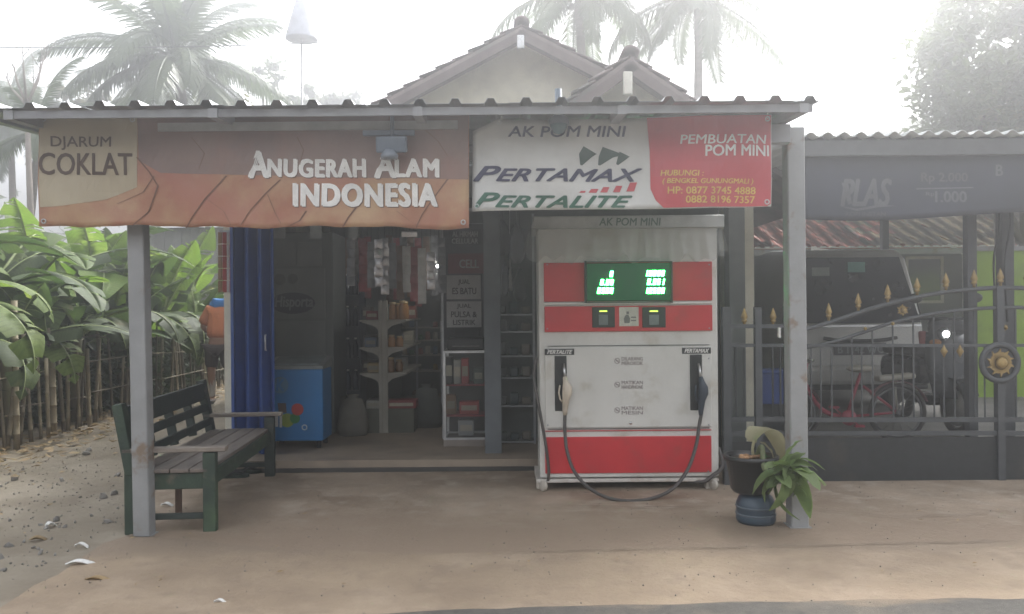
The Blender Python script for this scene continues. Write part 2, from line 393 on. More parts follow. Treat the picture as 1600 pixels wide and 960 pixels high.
# ================================================================== HOUSE with shop front
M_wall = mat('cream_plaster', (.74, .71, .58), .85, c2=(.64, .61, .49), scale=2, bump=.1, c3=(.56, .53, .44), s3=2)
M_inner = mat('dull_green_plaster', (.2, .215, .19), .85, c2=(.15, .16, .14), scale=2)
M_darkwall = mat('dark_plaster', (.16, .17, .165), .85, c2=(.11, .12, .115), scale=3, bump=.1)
M_tile = mat('weathered_roof_tile', (.2, .155, .15), .85, c2=(.13, .1, .1), scale=6, bump=.3, rnd=.3, c3=(.1, .1, .09), s3=2)
M_floor = mat('floor_tile', (.38, .31, .24), .6, c2=(.3, .245, .19), scale=3, c3=(.24, .2, .16), s3=2)
house = thing('shop_house', 'cream plastered house with two gables and an open shop front', 'house', (-.2, 6.6, 0))
def part(name, m, *spans, parent=None, bev=0, label=None):
    q = B()
    for a, b in spans: q.span(a, b, bev)
    return q.done(name, m, parent or house, label=label)
part('floor', M_floor, ((-2.5, 6.58, -.05), (2.0, 10.7, .1)))
part('step_edge', mat('dark_edge', (.09, .085, .08), .8), ((-2.5, 6.565, -.02), (2.0, 6.578, .04)))
part('side_wall', M_wall, ((-2.52, 7.0, 0), (-2.4, 14.5, 2.75)), label='left plastered wall along the lane')
part('side_wall', M_wall, ((2.0, 7.0, 0), (2.12, 14.5, 2.75)))
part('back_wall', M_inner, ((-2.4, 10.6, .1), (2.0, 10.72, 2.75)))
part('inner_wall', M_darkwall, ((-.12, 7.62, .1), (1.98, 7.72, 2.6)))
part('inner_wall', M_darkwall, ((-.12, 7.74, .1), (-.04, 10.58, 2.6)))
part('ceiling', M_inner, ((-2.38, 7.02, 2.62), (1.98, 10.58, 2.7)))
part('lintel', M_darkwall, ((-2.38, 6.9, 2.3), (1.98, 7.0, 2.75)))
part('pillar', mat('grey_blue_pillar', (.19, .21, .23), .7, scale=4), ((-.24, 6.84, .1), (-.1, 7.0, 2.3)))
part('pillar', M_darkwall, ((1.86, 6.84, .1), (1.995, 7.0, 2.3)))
# blue folding steel door, collapsed at the left jamb
M_blue = mat('blue_steel', (.022, .075, .3), .45, c2=(.018, .06, .24), scale=5, bump=.06, c3=(.05, .11, .33), s3=4)
q = B(); q.span((-2.4, 6.82, .1), (-2.375, 7.2, 2.3)); door = q.done('folding_door', M_blue, house)
for i in range(6):
    x0 = -2.372+i*.056; q = B(); q.bar((x0+.004, 6.84+.09*(i % 2), 1.2), (x0+.054, 6.93-.09*(i % 2), 1.2), .006, 2.18); q.done('leaf', M_blue, door)
q = B(); q.tube([(-2.10, 6.825, 1.0), (-2.10, 6.805, 1.0), (-2.10, 6.805, 1.13), (-2.10, 6.825, 1.13)], .007, 6); q.done('handle', M_alu, door)

# gables
def gable(peak_px, slope, Yw, Yf, Yb, hw, m_wall, zbase, vent, tilelen=.2):
    pk = at(*peak_px, Yf); tn = math.tan(slope); th = .05
    wx = hw-.25; zw = pk.z-.12
    q = B(); q.prism([(pk.x-wx, Yw, zbase), (pk.x+wx, Yw, zbase), (pk.x+wx, Yw, zw-wx*tn), (pk.x, Yw, zw), (pk.x-wx, Yw, zw-wx*tn)], (0, .12, 0)); q.done('gable_wall', m_wall, house)
    for s in (-1, 1):
        sl = Vector((s*cos(slope), 0, -sin(slope))); nm = Vector((s*sin(slope), 0, cos(slope))); L = hw/cos(slope)
        q = B()
        a = Vector((pk.x, Yf, pk.z-.06)); P = [a, a+sl*L, a+sl*L-nm*th, a-Vector((0, 0, th/cos(slope)))]
        q.prism(P, (0, Yb-Yf, 0)); roof = q.done('roof', M_tile, house)
        # verge board
        q = B(); q.bar(a-nm*.09+Vector((0, -.012, 0)), a+sl*L-nm*.09+Vector((0, -.012, 0)), .03, .09, up=nm); q.done('verge_board', mat('verge_wood', (.13, .1, .095), .8), roof)
        # tiles: verge courses one by one, the rest of the slope in one piece
        n = int(L/tilelen); rr = random.Random(5)
        for i in range(n):
            for row in range(2):
                c = a+sl*(i*tilelen+tilelen*.55)+nm*(.03+rr.uniform(-.006, .008))+Vector((0, .10+row*.21, 0))
                t = B(); wd = .22; rot = slope*s
                def f(u, v, c=c, sl=sl, nm=nm):
                    return c+sl*((u-.5)*tilelen*1.18)+Vector((0, (v-.5)*wd, 0))+nm*(.028*sin(pi*v)+.03*(u-.5))
                t.grid(f, 1, 4); o = t.done('roof_tile', M_tile, roof); solid(o, .018, -1)
        q = B(); n2 = int((Yb-Yf-.55)/.22)
        def f(u, v):
            y = Yf+.43+v*(Yb-Yf-.43); k = u*n; return a+sl*(u*L)+nm*(.03+.028*abs(sin(pi*v*n2))+.02*(k-int(k)))+Vector((0, y-Yf, 0))
        q.grid(f, n*2, n2*4); o = q.done('roof_tiles', M_tile, roof, kind='stuff')
    nr = int((Yb-Yf)/.3)
    for i in range(nr):
        t = B(); y = Yf-.03+i*.3
        def f(u, v): 
            A = pi*v; r = .075+.008*u; return Vector((pk.x-r*cos(A), y+u*.33, pk.z-.03+r*sin(A)*.8+.01*(1-u)))
        t.grid(f, 1, 6); o = t.done('ridge_tile', M_tile, house); solid(o, .02)
    for (x0, y0, x1, y1, mm) in vent:
        A = at(x0, y1, Yf-.06); Bb = at(x1, y0, Yf-.06); q = B(); q.span((A.x, Yf-.075, A.z), (Bb.x, Yf-.03, Bb.z), .01); q.done('gable_vent', mm, house)
M_ventw = mat('vent_white', (.8, .82, .84), .5)
gable((815, 33), R(27.6), 9.0, 8.62, 14.5, 3.5, M_wall, 2.72, [(808, 55, 819, 76, M_ventw)])
gable((985, 80), R(35), 7.95, 7.55, 9.4, 1.75, M_wall, 2.72, [(974, 112, 988, 148, mat('vent_cream', (.66, .64, .56), .6))])

# ================================================================== AWNING
aw = thing('porch_awning', 'grey steel porch awning with ribbed metal sheets on two square posts', 'awning', (-.4, 4.8, 0))
YF, YR = 4.28, 6.85
zf = at(700, 163, YF).z; zr = zf+.14
M_sheet = mat('zinc_sheet', (.45, .46, .48), .35, .7, c2=(.36, .37, .39), scale=3, bump=.02)
x = -3.05; k = 0
while x < 1.62:
    W_ = .76; x1 = min(x+W_, 1.66); q = B()
    prof = []; xx = x
    while xx < x1-.001:
        prof += [(xx, 0), (xx+.062, 0), (xx+.078, .028), (xx+.112, .028), (xx+.128, 0)]; xx += .19
    prof.append((x1, 0))
    for i in range(len(prof)-1):
        (a, za), (b_, zb) = prof[i], prof[i+1]
        if b_ > x1+.001: break
        o_ = .002*(k % 2)+.003*sin(k*2.1)
        q.bm.faces.new([q.bm.verts.new(p) for p in ((a, YF-.01*(k % 3), zf+za+o_), (b_, YF-.01*(k % 3), zf+zb+o_), (b_, YR, zr+zb+o_), (a, YR, zr+za+o_))])
    bmesh.ops.remove_doubles(q.bm, verts=q.bm.verts[:], dist=.0004)
    o = q.done('roof_sheet', M_sheet, aw); solid(o, .0012); x += W_; k += 1
def zroof(y): return zf+(zr-zf)*(y-YF)/(YR-YF)
M_frame = mat('frame_steel', (.3, .305, .32), .5, .2, c2=(.25, .25, .26), scale=6, bump=.03)
def post(px_t, px_b, py_b, wpx, Y, label):
    b0 = at(px_b, py_b, Y); b0.z = 0; t0 = at(px_t, 200, Y); t0.z = zroof(Y)-.05; s = wpx*Y/F; q = B(); q.bar(b0, t0, s, s, bev=.006, up=(0, 1, 0)); o = q.done('post', M_paintgrey, aw, label=label)
    q = B(); q.box(b0+Vector((0, 0, .006)), (s*1.25, s*1.25, .012)); q.done('base_plate', M_paintgrey, o)
    return o
post(213, 226, 838, 25, 4.78, 'left grey post beside the bench'); rp = post(1239, 1246, 826, 27, 4.86, 'right grey post behind the potted plant')
q = B(); q.span((1.62, 4.86, 1.15), (1.632, 4.885, 1.21)); q.done('sticker', M_paper, aw)
xl, xr = -2.78, 1.62
for nm, y, zt, h, m in (('front_beam', 4.72, 0, .09, M_frame), ('purlin', 5.7, 0, .06, M_frame), ('purlin', 6.6, 0, .06, M_frame)):
    q = B(); q.span((xl, y, zroof(y)-.004-h-.055), (xr, y+.05, zroof(y)-.004-.055)); q.done(nm, m, aw)
for x in (-2.7, -1.6, -.5, .6, 1.58):
    q = B(); q.bar((x, YF+.02, zroof(YF)-.031), (x, YR, zroof(YR)-.031), .05, .05); q.done('rafter', M_frame, aw)
q = B(); q.span((-2.72, YF+.03, zf-.05), (1.63, YF+.045, zf-.008)); q.done('fascia', mat('dull_fascia', (.26, .265, .275), .55, c2=(.2, .2, .21), scale=5), aw)
q = B(); q.span((-2.0, 4.535, at(500, 204, 4.55).z), (-.3, 4.55, at(500, 191, 4.55).z)); q.done('batten', mat('pale_batten', (.4, .4, .39), .6), aw)
q = B(); q.span((1.5, 4.62, zroof(4.6)-.17), (1.62, 4.70, zroof(4.6)-.062), .004); q.done('end_bracket', M_frame, aw)

# ================================================================== BANNERS
M_tarp = mat('brown_tarpaulin', (.34, .13, .085), .45, c2=(.36, .19, .11), scale=2.2, c3=(.42, .27, .15), s3=2.6, r3=(.46, .66), bump=.5, bscale=1.7)
lb = thing('banner', 'brown and orange leaf patterned banner with big white capital lettering hung under the awning', 'banner', at(400, 357, 4.58))
YL = 4.58
wL = lambda p: .014*sin(p.x*2.3+.6)+.009*sin(p.x*5.1+p.z*3)+.005*sin(p.x*9+p.z*14)+.004*sin(p.x*17-p.z*11)
SL = pxsurf(YL, wL)
def bedge(px): return 353+4*(px-60)/672+1.6*sin(px*.02)+1.2*sin(px*.047+1)+.6*sin(px*.11)
q = B(); q.grid(lambda u, v: SL(60+u*673, -(179+(bedge(60+u*673)-179)*(1-v))), 80, 20); o = q.done('cloth', M_tarp, lb); solid(o, .0015, 0)
M_band = mat('brown_band', (.19, .125, .11), .5, c2=(.24, .17, .145), scale=3, c3=(.27, .15, .12), s3=2)
M_beige = mat('beige_print', (.42, .36, .25), .5, c2=(.38, .32, .22), scale=4)
M_vein = mat('vein_print', (.19, .09, .055), .55)
M_amber = mat('amber_print', (.44, .3, .18), .5, c2=(.4, .23, .14), scale=5)
M_whitep = mat('white_print', (.8, .79, .76), .5)
M_choc = mat('chocolate_print', (.09, .05, .03), .55)
def pp(polys, m, name='print', S=SL, par=None, off=.003): return printpoly([[(x, -y) for x, y in p] for p in polys], S, m, par or lb, name, off, 12)
pp([[(212, 180), (732, 180), (732, 281), (470, 277), (250, 270), (214, 250)]], M_band, 'dark_band')  # darker brown over the upper part right of the beige panel
pp([[(61, 180), (212, 180), (212, 292), (160, 312), (98, 322), (62, 324)]], M_beige, 'beige_panel')
def vein(pts, w0):
    n = len(pts); a = []; b_ = []
    for i, (x, y) in enumerate(pts):
        k = w0*.62*(1-.6*i/n); a.append((x-k, y)); b_.append((x+k, y+k*.4))
    return [[a[i], b_[i], b_[i+1], a[i+1]] for i in range(n-1)]
V = []
for pts, w0 in (([(355, 275), (322, 310), (300, 340), (290, 356)], 2.6), ([(440, 282), (415, 305), (392, 330), (378, 352)], 2.2), ([(560, 320), (545, 340), (536, 356)], 2.5), ([(700, 280), (678, 310), (660, 335), (650, 356)], 2.2),
                ([(212, 245), (232, 268), (246, 290), (230, 330), (205, 352)], 3), ([(480, 330), (470, 345), (452, 354)], 2.4), ([(240, 275), (222, 300), (180, 318)], 1.8), ([(420, 305), (432, 335), (440, 350)], 1.1), ([(322, 310), (350, 330), (362, 352)], 1.1), ([(620, 330), (640, 345), (655, 354)], 1), ([(660, 200), (685, 222), (700, 245)], 1.6), ([(465, 215), (475, 235), (468, 262)], 1.4), ([(300, 215), (320, 240), (310, 265)], 1.4)):
    pp(vein(pts, w0), M_vein, 'leaf_vein', off=.0045)
def wr(t, S, par, x0, x1, yt, yb, m, bold=.02, shear=0, name='lettering', off=.006, space=1.0): return write(t, S, x0, x1, -yb, -yt, m, par, bold, shear, name, off, space)
mat('brown_shade', (.15, .085, .06), .55)
def shadowed(t, x0, x1, yt, yb, bold):
    wr(t, SL, lb, x0+.9, x1+1.4, yt+.9, yb+1.4, MATS['brown_shade'], bold, name='lettering_shadow', off=.003, space=1.12); wr(t, SL, lb, x0, x1, yt, yb, M_whitep, bold, off=.0045, space=1.12)
shadowed('A', 391, 420, 238, 278, .05); shadowed('NUGERAH', 421, 571, 250, 277, .06); shadowed('A', 587, 618, 240, 278, .05); shadowed('LAM', 619, 685, 250, 277, .06)
shadowed('INDONESIA', 461, 682, 288.5, 322.5, .062)
wr('DJARUM', SL, lb, 79, 172, 213, 234, M_choc, .012); wr('COKLAT', SL, lb, 62, 204, 239, 273, M_choc, .02)
# white and red banner
rb = thing('banner', 'white and red fuel price banner with slanted lettering hung right of the brown one', 'banner', at(970, 328, 4.6))
YB = 4.6
wB = lambda p: .016*sin(p.x*3+1)+.011*sin(p.x*6.3-p.z*4)+.006*sin(p.x*10+p.z*13)+.004*sin(p.x*19-p.z*9)
SB = pxsurf(YB, wB)
def btop(px): return 205-22*min(1, max(0, (px-738)/40))+4*sin((px-740)*.012)
def bbot(px): return 331-(px-738)/467*8-1.5*sin((px-738)*.0135)
M_tw = mat('white_tarpaulin', (.6, .6, .58), .45, c2=(.5, .5, .48), scale=3, bump=.5, bscale=1.7)
q = B(); q.grid(lambda u, v: SB(738+u*467, -(btop(738+u*467)+(bbot(738+u*467)-btop(738+u*467))*(1-v))), 60, 16); o = q.done('cloth', M_tw, rb); solid(o, .0015, 0)
M_redp = mat('red_print', (.5, .07, .085), .5, c2=(.44, .06, .075), scale=3)
pr = lambda polys, m, name='print', off=.003: pp(polys, m, name, SB, rb, off)
pr([[(1011, 184), (1204, 181), (1204, 319), (1198, 322.5), (1120, 324), (1036, 325.5), (1024, 314), (1016, 296), (1015, 235)]], M_redp, 'red_field')
M_navy = mat('navy_print', (.035, .035, .09), .5); M_green = mat('green_print', (.025, .12, .075), .5); M_yel = mat('yellow_print', (.7, .5, .12), .5); M_grnblk = mat('dark_green_print', (.05, .09, .075), .5)
wr('AK POM MINI', SB, rb, 794, 978, 197, 214, M_navy, .02, .15)
def smallcaps(t, x0, x1, yt, yb, m):
    wr(t[0], SB, rb, x0, x0+(x1-x0)*.16, yt, yb, m, .045, .42); wr(t[1:], SB, rb, x0+(x1-x0)*.135, x1, yt+4, yb, m, .045, .42)
smallcaps('PERTAMAX', 740, 1003, 260, 283, M_navy); smallcaps('PERTALITE', 741, 988, 302, 324, M_green)
pr([[(912, 228), (933, 240), (926, 244), (910, 258), (907, 257), (905, 240)], [(942, 229), (975, 242), (958, 246), (938, 258), (935, 257), (936, 244)], [(968, 237), (984, 245), (966, 258), (963, 256)]], M_grnblk, 'arrow_logo', .004)
pr([[(908, 298), (916, 298), (914, 301), (905, 301)], [(924, 295), (936, 295), (932, 301), (920, 301)], [(943, 292), (953, 292), (949, 300.5), (938, 300.5)], [(963, 290), (973, 290), (969, 300), (958, 300)], [(985, 285), (996, 285), (991, 299), (979, 299)]], M_redp, 'red_bars', .004)
wr('PEMBUATAN', SB, rb, 1062, 1196, 212, 226, M_whitep, .02, .1); wr('POM MINI', SB, rb, 1101, 1200, 228, 245, M_whitep, .025)
wr('HUBUNGI :', SB, rb, 1031, 1098, 267, 276, M_yel, .02, .15); wr('( BENGKEL GUNUNGMALI )', SB, rb, 1034, 1176, 280, 290, M_yel, .02, .15); wr('HP: 0877 3745 4888', SB, rb, 1042, 1180, 293, 304, M_yel, .02); wr('0882 8196 7357', SB, rb, 1070, 1179, 307, 318, M_yel, .02)
# box added in place of a window reflection, and a dome under the eave
fl = thing('reflection_box', 'small blue grey box in front of the brown banner, added in place of a reflection', 'reflection', at(612, 250, 4.46))
M_blueg = mat('blue_grey_housing', (.12, .15, .19), .5)
c = at(612, 226, 4.46); q = B(); q.box(c, (.17, .06, .09), (R(12), 0, 0), .01); q.done('housing', M_blueg, fl)
q = B(); q.lathe([(.001, 0), (.045, 0), (.05, .02), (.03, .05), (.001, .05)], c+Vector((-.01, -.02, -.085)), 14); q.done('lens', mat('reflection_glass', (.2, .23, .27), .15), fl)
q = B(); q.box(c+Vector((-.02, .03, .07)), (.29, .03, .03), bev=.004); q.tube([c+Vector((0, .02, .03)), c+Vector((0, .03, .18))], .012); q.done('bracket', M_blueg, fl)
sp = thing('eave_dome', 'small dark teal dome under the eave above the white banner', 'camera', at(873, 212, 4.5))
c = at(873, 195, 4.5); q = B(); q.lathe([(.001, -.055), (.03, -.045), (.048, -.01), (.05, .0), (.001, .002)], c, 16); q.done('dome', mat('teal_dome', (.1, .17, .19), .2), sp)
q = B(); q.lathe([(.001, 0), (.058, 0), (.058, .03), (.02, .06), (.02, .2), (.001, .2)], c, 16); q.done('mount', M_blueg, sp)

# ================================================================== BENCH
M_bgreen = mat('worn_green_paint', (.042, .07, .046), .7, c2=(.03, .045, .036), scale=7, bump=.3, c3=(.13, .115, .085), s3=8, r3=(.58, .68), c4=(.07, .11, .06), s4=3)
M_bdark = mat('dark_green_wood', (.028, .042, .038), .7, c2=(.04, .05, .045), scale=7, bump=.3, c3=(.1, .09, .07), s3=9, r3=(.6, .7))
M_seat = mat('worn_seat_wood', (.2, .165, .14), .6, c2=(.13, .11, .1), scale=4, bump=.15, stretch=(6, 1, 6))
bn = thing('bench', 'dark green wooden bench with slatted back beside the left awning post', 'bench', (-2.33, 4.80, 0), rotz=R(4.2))
LB, WB = 1.64, .52
def bp(name, m, *bars, parent=None):
    q = B()
    for a, b, wd, ht in bars: q.bar(a, b, wd, ht, bev=.004)
    return q.done(name, m, parent or bn, local=True)
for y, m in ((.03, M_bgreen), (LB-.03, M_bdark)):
    bp('back_leg', m, ((.03, y, 0), (.03, y, .38), .075, .06), ((.03, y, .36), (-.045, y, .785), .075, .06))
    bp('front_leg', m, ((WB-.03, y, 0), (WB-.03, y, .485), .075, .06))
    bp('armrest', mat('grey_wood', (.26, .225, .19), .7, c2=(.18, .15, .13), scale=5, stretch=(1, 6, 6)), ((-.02, y, .505), (WB+.07, y, .505), .075, .028))
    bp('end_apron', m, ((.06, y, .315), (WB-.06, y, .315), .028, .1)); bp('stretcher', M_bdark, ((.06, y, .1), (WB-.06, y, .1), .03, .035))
def bk(z): return .03-(z-.36)*.176+.012
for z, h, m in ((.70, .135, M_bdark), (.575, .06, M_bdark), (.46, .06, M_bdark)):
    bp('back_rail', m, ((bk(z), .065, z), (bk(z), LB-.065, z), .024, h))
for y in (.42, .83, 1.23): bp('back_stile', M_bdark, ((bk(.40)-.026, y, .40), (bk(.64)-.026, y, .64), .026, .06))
for i in range(4): bp('seat_plank', M_seat, ((.085+i*.115, .0, .378), (.085+i*.115, LB, .378), .109, .024))
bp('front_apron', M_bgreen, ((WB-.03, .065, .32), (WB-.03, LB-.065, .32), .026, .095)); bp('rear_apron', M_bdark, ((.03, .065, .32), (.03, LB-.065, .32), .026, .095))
bp('support_leg', mat('brown_wood', (.17, .11, .08), .7), ((.2, .33, .0), (.2, .33, .365), .035, .035))
# sandals under the bench
M_sand = mat('green_foam', (.05, .075, .06), .8)
for k, (px, py, a) in enumerate(((362, 748, .2), (383, 742, .5))):
    p = G(px, py); sd = thing('sandal', ('dark green sandal under the bench, nearer the road', 'dark green sandal under the bench, nearer the shop')[k], 'sandal', (p.x, p.y, .01), 'sandals under the bench', a)
    q = B(); pts = [(-.12, -.03), (-.06, -.042), (.02, -.04), (.08, -.05), (.125, -.03), (.135, 0), (.125, .03), (.08, .045), (.02, .033), (-.06, .036), (-.12, .028)]
    q.prism([(x, y, .0) for x, y in pts], (0, 0, .022)); q.done('sole', M_sand, sd, local=True)
    q = B(); q.tube([(-.02, -.04, .02), (.03, -.035, .05), (.09, 0, .03)], .009, 6); q.tube([(-.02, .035, .02), (.03, .03, .05), (.09, 0, .03)], .009, 6); q.done('strap', M_black, sd, local=True)

# ================================================================== FUEL PUMP
YP = 5.85
SP = pxsurf(YP)
pump = thing('fuel_pump', 'white and red two hose fuel pump cabinet with lit green number displays', 'fuel pump', (at(983, 770, YP).x, YP+.25, .006))
def pbox(name, m, x0, y0, x1, y1, prd, back=.02, bev=.004, parent=None):
    """box whose front face covers photo pixels x0..x1, y0..y1, standing prd proud of the cabinet front"""
    a = at(x0, y1, YP); b = at(x1, y0, YP); q = B(); q.span((a.x, YP-prd, a.z), (b.x, YP+back, b.z), bev); return q.done(name, m, parent or pump)
M_pw = mat('pump_white', (.68, .675, .64), .38, c2=(.6, .595, .56), scale=2.5, bump=.03, c3=(.5, .47, .4), s3=5, r3=(.55, .75))
pbox('cabinet', M_pw, 844, 352, 1120, 747, 0, .5, .008)
pbox('header', mat('pump_grey', (.46, .47, .46), .4), 833, 337, 1129, 359, .05, .55, .006)
write('AK POM MINI', SP, 935, 1030, -354, -342, mat('grey_green_ink', (.1, .16, .13), .5), pump, .02, .1, off=.054)
ur = pbox('upper_panel', M_red, 850, 409, 1112, 472, .014); lr = pbox('lower_panel', M_red, 851, 477, 1112, 519, .02)
pbox('white_strip', M_white, 850, 471.5, 1112, 477, .017)
pbox('front_door', M_pw, 852, 541, 1111, 669, .012, .01, .006)
pbox('red_stripe', M_red, 852, 671, 1111, 674.5, .012, .01, .001); pbox('base_panel', M_red, 852, 681, 1111, 740, .012, .01, .004)
pbox('base_rail', mat('scuffed_white', (.6, .57, .53), .5, c2=(.35, .28, .22), scale=9, lo=.5, hi=.75), 838, 746.5, 1122, 754, .02, .5, .004)
# display window: dark glass with glowing LED digits behind a frosted sheet added to spread a halo
M_glow = mat('display_back', (.012, .05, .03), .4); pb = M_glow.node_tree.nodes['Principled BSDF']; pb.inputs['Emission Color'].default_value = (.02, .6, .2, 1); pb.inputs['Emission Strength'].default_value = .012
q = B(); 
for a_, b_ in (((915, 471.5), (1047, 473.5)), ((915, 408.5), (1047, 410.5)), ((913, 408.5), (915.5, 473.5)), ((1046.5, 408.5), (1049, 473.5))):
    a = at(a_[0], b_[1], YP); b = at(b_[0], a_[1], YP); q.span((a.x, YP-.044, a.z), (b.x, YP-.01, b.z))
q.done('display_frame', M_black, pump)
disp = pbox('display', M_glow, 916, 411, 1046, 471, .018, 0, .002)
M_led = emit('led_green', (.06, 1, .2), 11)
SEG = {'0': 'abcdef', '1': 'bc', '2': 'abged', '3': 'abgcd', '4': 'fgbc', '5': 'afgcd', '6': 'afgedc', '7': 'abc', '8': 'abcdefg', '9': 'abcdfg'}
def led(txt, xr_, yt, yb, wch=6.4):
    q = B(); x = xr_; h = yb-yt; t = h*.25
    for ch in reversed(txt):
        if ch == '.':
            poly = [(x-1.6, yb-1.6), (x, yb-1.6), (x, yb), (x-1.6, yb)]; polys = [poly]; x -= 2.4
        else:
            x0 = x-wch+1.2; x1 = x-.4; ym = (yt+yb)/2; S_ = {'a': (x0, yt, x1, yt+t), 'd': (x0, yb-t, x1, yb), 'g': (x0, ym-t/2, x1, ym+t/2), 'f': (x0, yt, x0+t*.9, ym), 'b': (x1-t*.9, yt, x1, ym), 'e': (x0, ym, x0+t*.9, yb), 'c': (x1-t*.9, ym, x1, yb)}
            polys = []
            for s in SEG[ch]:
                a, b, c_, d_ = S_[s]; polys.append([(a, b), (c_, b), (c_, d_), (a, d_)])
            x -= wch
        for pl in polys: q.face([SP(px+(yb-py)*.16, -py, .0205) for px, py in pl])
    return q.done('digits', M_led, disp)
led('0', 957, 424, 433); led('0.00', 957.5, 437, 446); led('8900', 957, 450, 459); led('10000', 1037, 423, 432); led('0.951', 1037, 436, 445.5); led('10500', 1037, 450, 459)
M_lab = mat('grey_label', (.3, .42, .36), .5)
for t, y in (('RUPIAH', 427), ('LITER', 440), ('HARGA', 453)): write(t, SP, 973, 988, -y-5, -y+0, M_lab, disp, .01, off=.0206)
q = B(); a = at(917, 470, YP); b = at(1045, 412, YP); q.span((a.x, YP-.042, a.z), (b.x, YP-.040, b.z)); q.done('halo_sheet', frost('frosted_sheet'), disp)
for x0, x1 in ((925, 960), (1003, 1039)):
    kp = pbox('keypad', M_black, x0, 480, x1, 512, .028, 0, .004)
    pbox('key_block', mat('grey_keys', (.2, .23, .23), .5), x0+10, 492, x1-11, 508, .032, 0, .002, kp)
    pbox('indicator', emit('amber_lit', (.6, .9, .1), .5), x0+11, 485.5, x1-12, 487.5, .030, 0, 0, kp)
st = pbox('notice', mat('cream_notice', (.66, .66, .57), .5), 967, 480, 997, 510, .0215, 0, 0)
printpoly([[(975, -505), (983, -505), (984, -498), (981, -492), (977, -492), (974, -498)], [(978, -491), (982, -491), (982, -487), (978, -487)], [(985, -497), (993, -497), (993, -495), (985, -495)], [(985, -502), (993, -502), (993, -500), (985, -500)]], SP, mat('grey_ink', (.2, .2, .19), .6), st, 'pictogram', .0225, 20)
M_pink = mat('grey_pink_ink', (.3, .25, .25), .6)
for y, l1, l2 in ((564, 'DILARANG', 'MEROKOK'), (601, 'MATIKAN', 'HANDPHONE'), (641, 'MATIKAN', 'MESIN')):
    q = B(); c = SP(964, -y, .0135); r = .021
    for i in range(20):
        a, b = 2*pi*i/20, 2*pi*(i+1)/20; q.face([c+Vector((r*k*cos(t), 0, r*k*sin(t))) for k, t in ((1, a), (1, b), (.78, b), (.78, a))])
    q.face([c+Vector(v) for v in ((-.013, 0, .009), (-.009, 0, .013), (.013, 0, -.009), (.009, 0, -.013))])
    q.box(c+Vector((0, .0, 0)), (.02, .0005, .006)); q.done('warning_mark', M_pink, pump)
    write(l1, SP, 971, 1004, -y+.5, -y+6, M_pink, pump, .02, off=.0135); write(l2, SP, 971, 1004, -y-6.5, -y-1, M_pink, pump, .02, off=.0135)
# nozzles in their holders, hoses
M_spout = mat('spout_metal', (.6, .6, .6), .3, .9); M_hose = mat('hose_rubber', (.05, .047, .045), .5, c2=(.09, .08, .075), scale=12)
M_cream = mat('cream_plastic', (.66, .58, .47), .45); M_dkblue = mat('blue_black_plastic', (.035, .05, .075), .45)
def nozzle(px, plate, hold, txt, m, lean):
    hl = pbox('nozzle_holder', M_dark, *hold, .02, .0, .004)
    q = B(); a = at(hold[0]+2.5, hold[3]-3, YP); b = at(hold[2]-2.5, hold[1]+3, YP); q.span((a.x, YP-.0215, a.z), (b.x, YP-.019, b.z)); q.done('recess', M_black, hl)
    pl = pbox('name_plate', M_black, *plate, .016, 0, .002); write(txt, SP, plate[0]+4, plate[2]-3, -plate[3]+2, -plate[1]-2, M_whitep, pl, .04, .35, off=.0165)
    q = B(); q.tube([SP(px-1, -568, .03), SP(px, -578, .05), SP(px+1, -590, .065)], [.008, .0095, .011], 10); q.done('spout', M_spout, pump)
    q = B(); q.tube([SP(px+.5, -588, .062), SP(px+2, -596, .07), SP(px+4, -604, .075), SP(px+4, -613, .075), SP(px+2, -624, .068), SP(px+1, -640, .06), SP(px+1, -647, .058)], [.015, .022, .034, .036, .026, .019, .015], 12)
    q.tube([SP(px-7, -601, .07), SP(px-9, -612, .085), SP(px-7, -622, .08), SP(px, -630, .062)], .006, 6); q.done('nozzle', m, pump)
nozzle(881, (851, 545, 897, 555), (867, 556, 885, 642), 'PERTALITE', M_cream, 0); nozzle(1091, (1065, 543, 1110, 553), (1078, 554, 1096, 641), 'PERTAMAX', M_dkblue, 0)
def curve(pts, k=8):
    pts = [Vector(p) for p in pts]; out = []; n = len(pts)
    for i in range(n-1):
        p0, p1, p2, p3 = pts[max(i-1, 0)], pts[i], pts[i+1], pts[min(i+2, n-1)]
        for j in range(k):
            t = j/k; out.append(.5*((2*p1)+(p2-p0)*t+(2*p0-5*p1+4*p2-p3)*t*t+(3*p1-p0-3*p2+p3)*t**3))
    out.append(pts[-1]); return out
q = B(); q.tube(curve([SP(882, -645, .058), at(882.5, 670, 5.78), at(886, 705, 5.73), at(898, 738, 5.66), at(922, 764, 5.58), at(953, 779, 5.52), at(987, 783, 5.5), at(1022, 778, 5.52), at(1052, 763, 5.58), at(1075, 733, 5.66), at(1088, 695, 5.74), at(1092, 668, 5.78), SP(1093, -645, .058)]), .0125, 8); q.done('hose', M_hose, pump, label='long hose looping low between the two nozzles')
q = B(); q.tube(curve([SP(838, -560, -.02), SP(834, -590, .0), SP(839, -620, .03), SP(848, -668, .045), SP(854, -705, .05), SP(857, -735, .045), SP(856, -750, .02)]), .011, 8); q.done('hose', M_hose, pump, label='hose down the left side')
q = B(); q.tube(curve([SP(1124, -700, -.02), SP(1128, -728, .01), SP(1112, -742, .03), SP(1096, -752, .03), SP(1075, -752, -.02)]), .014, 8); q.done('hose', M_hose, pump, label='short hose at the right foot')
M_cast = mat('scuffed_foot', (.6, .57, .52), .6, c2=(.4, .36, .3))
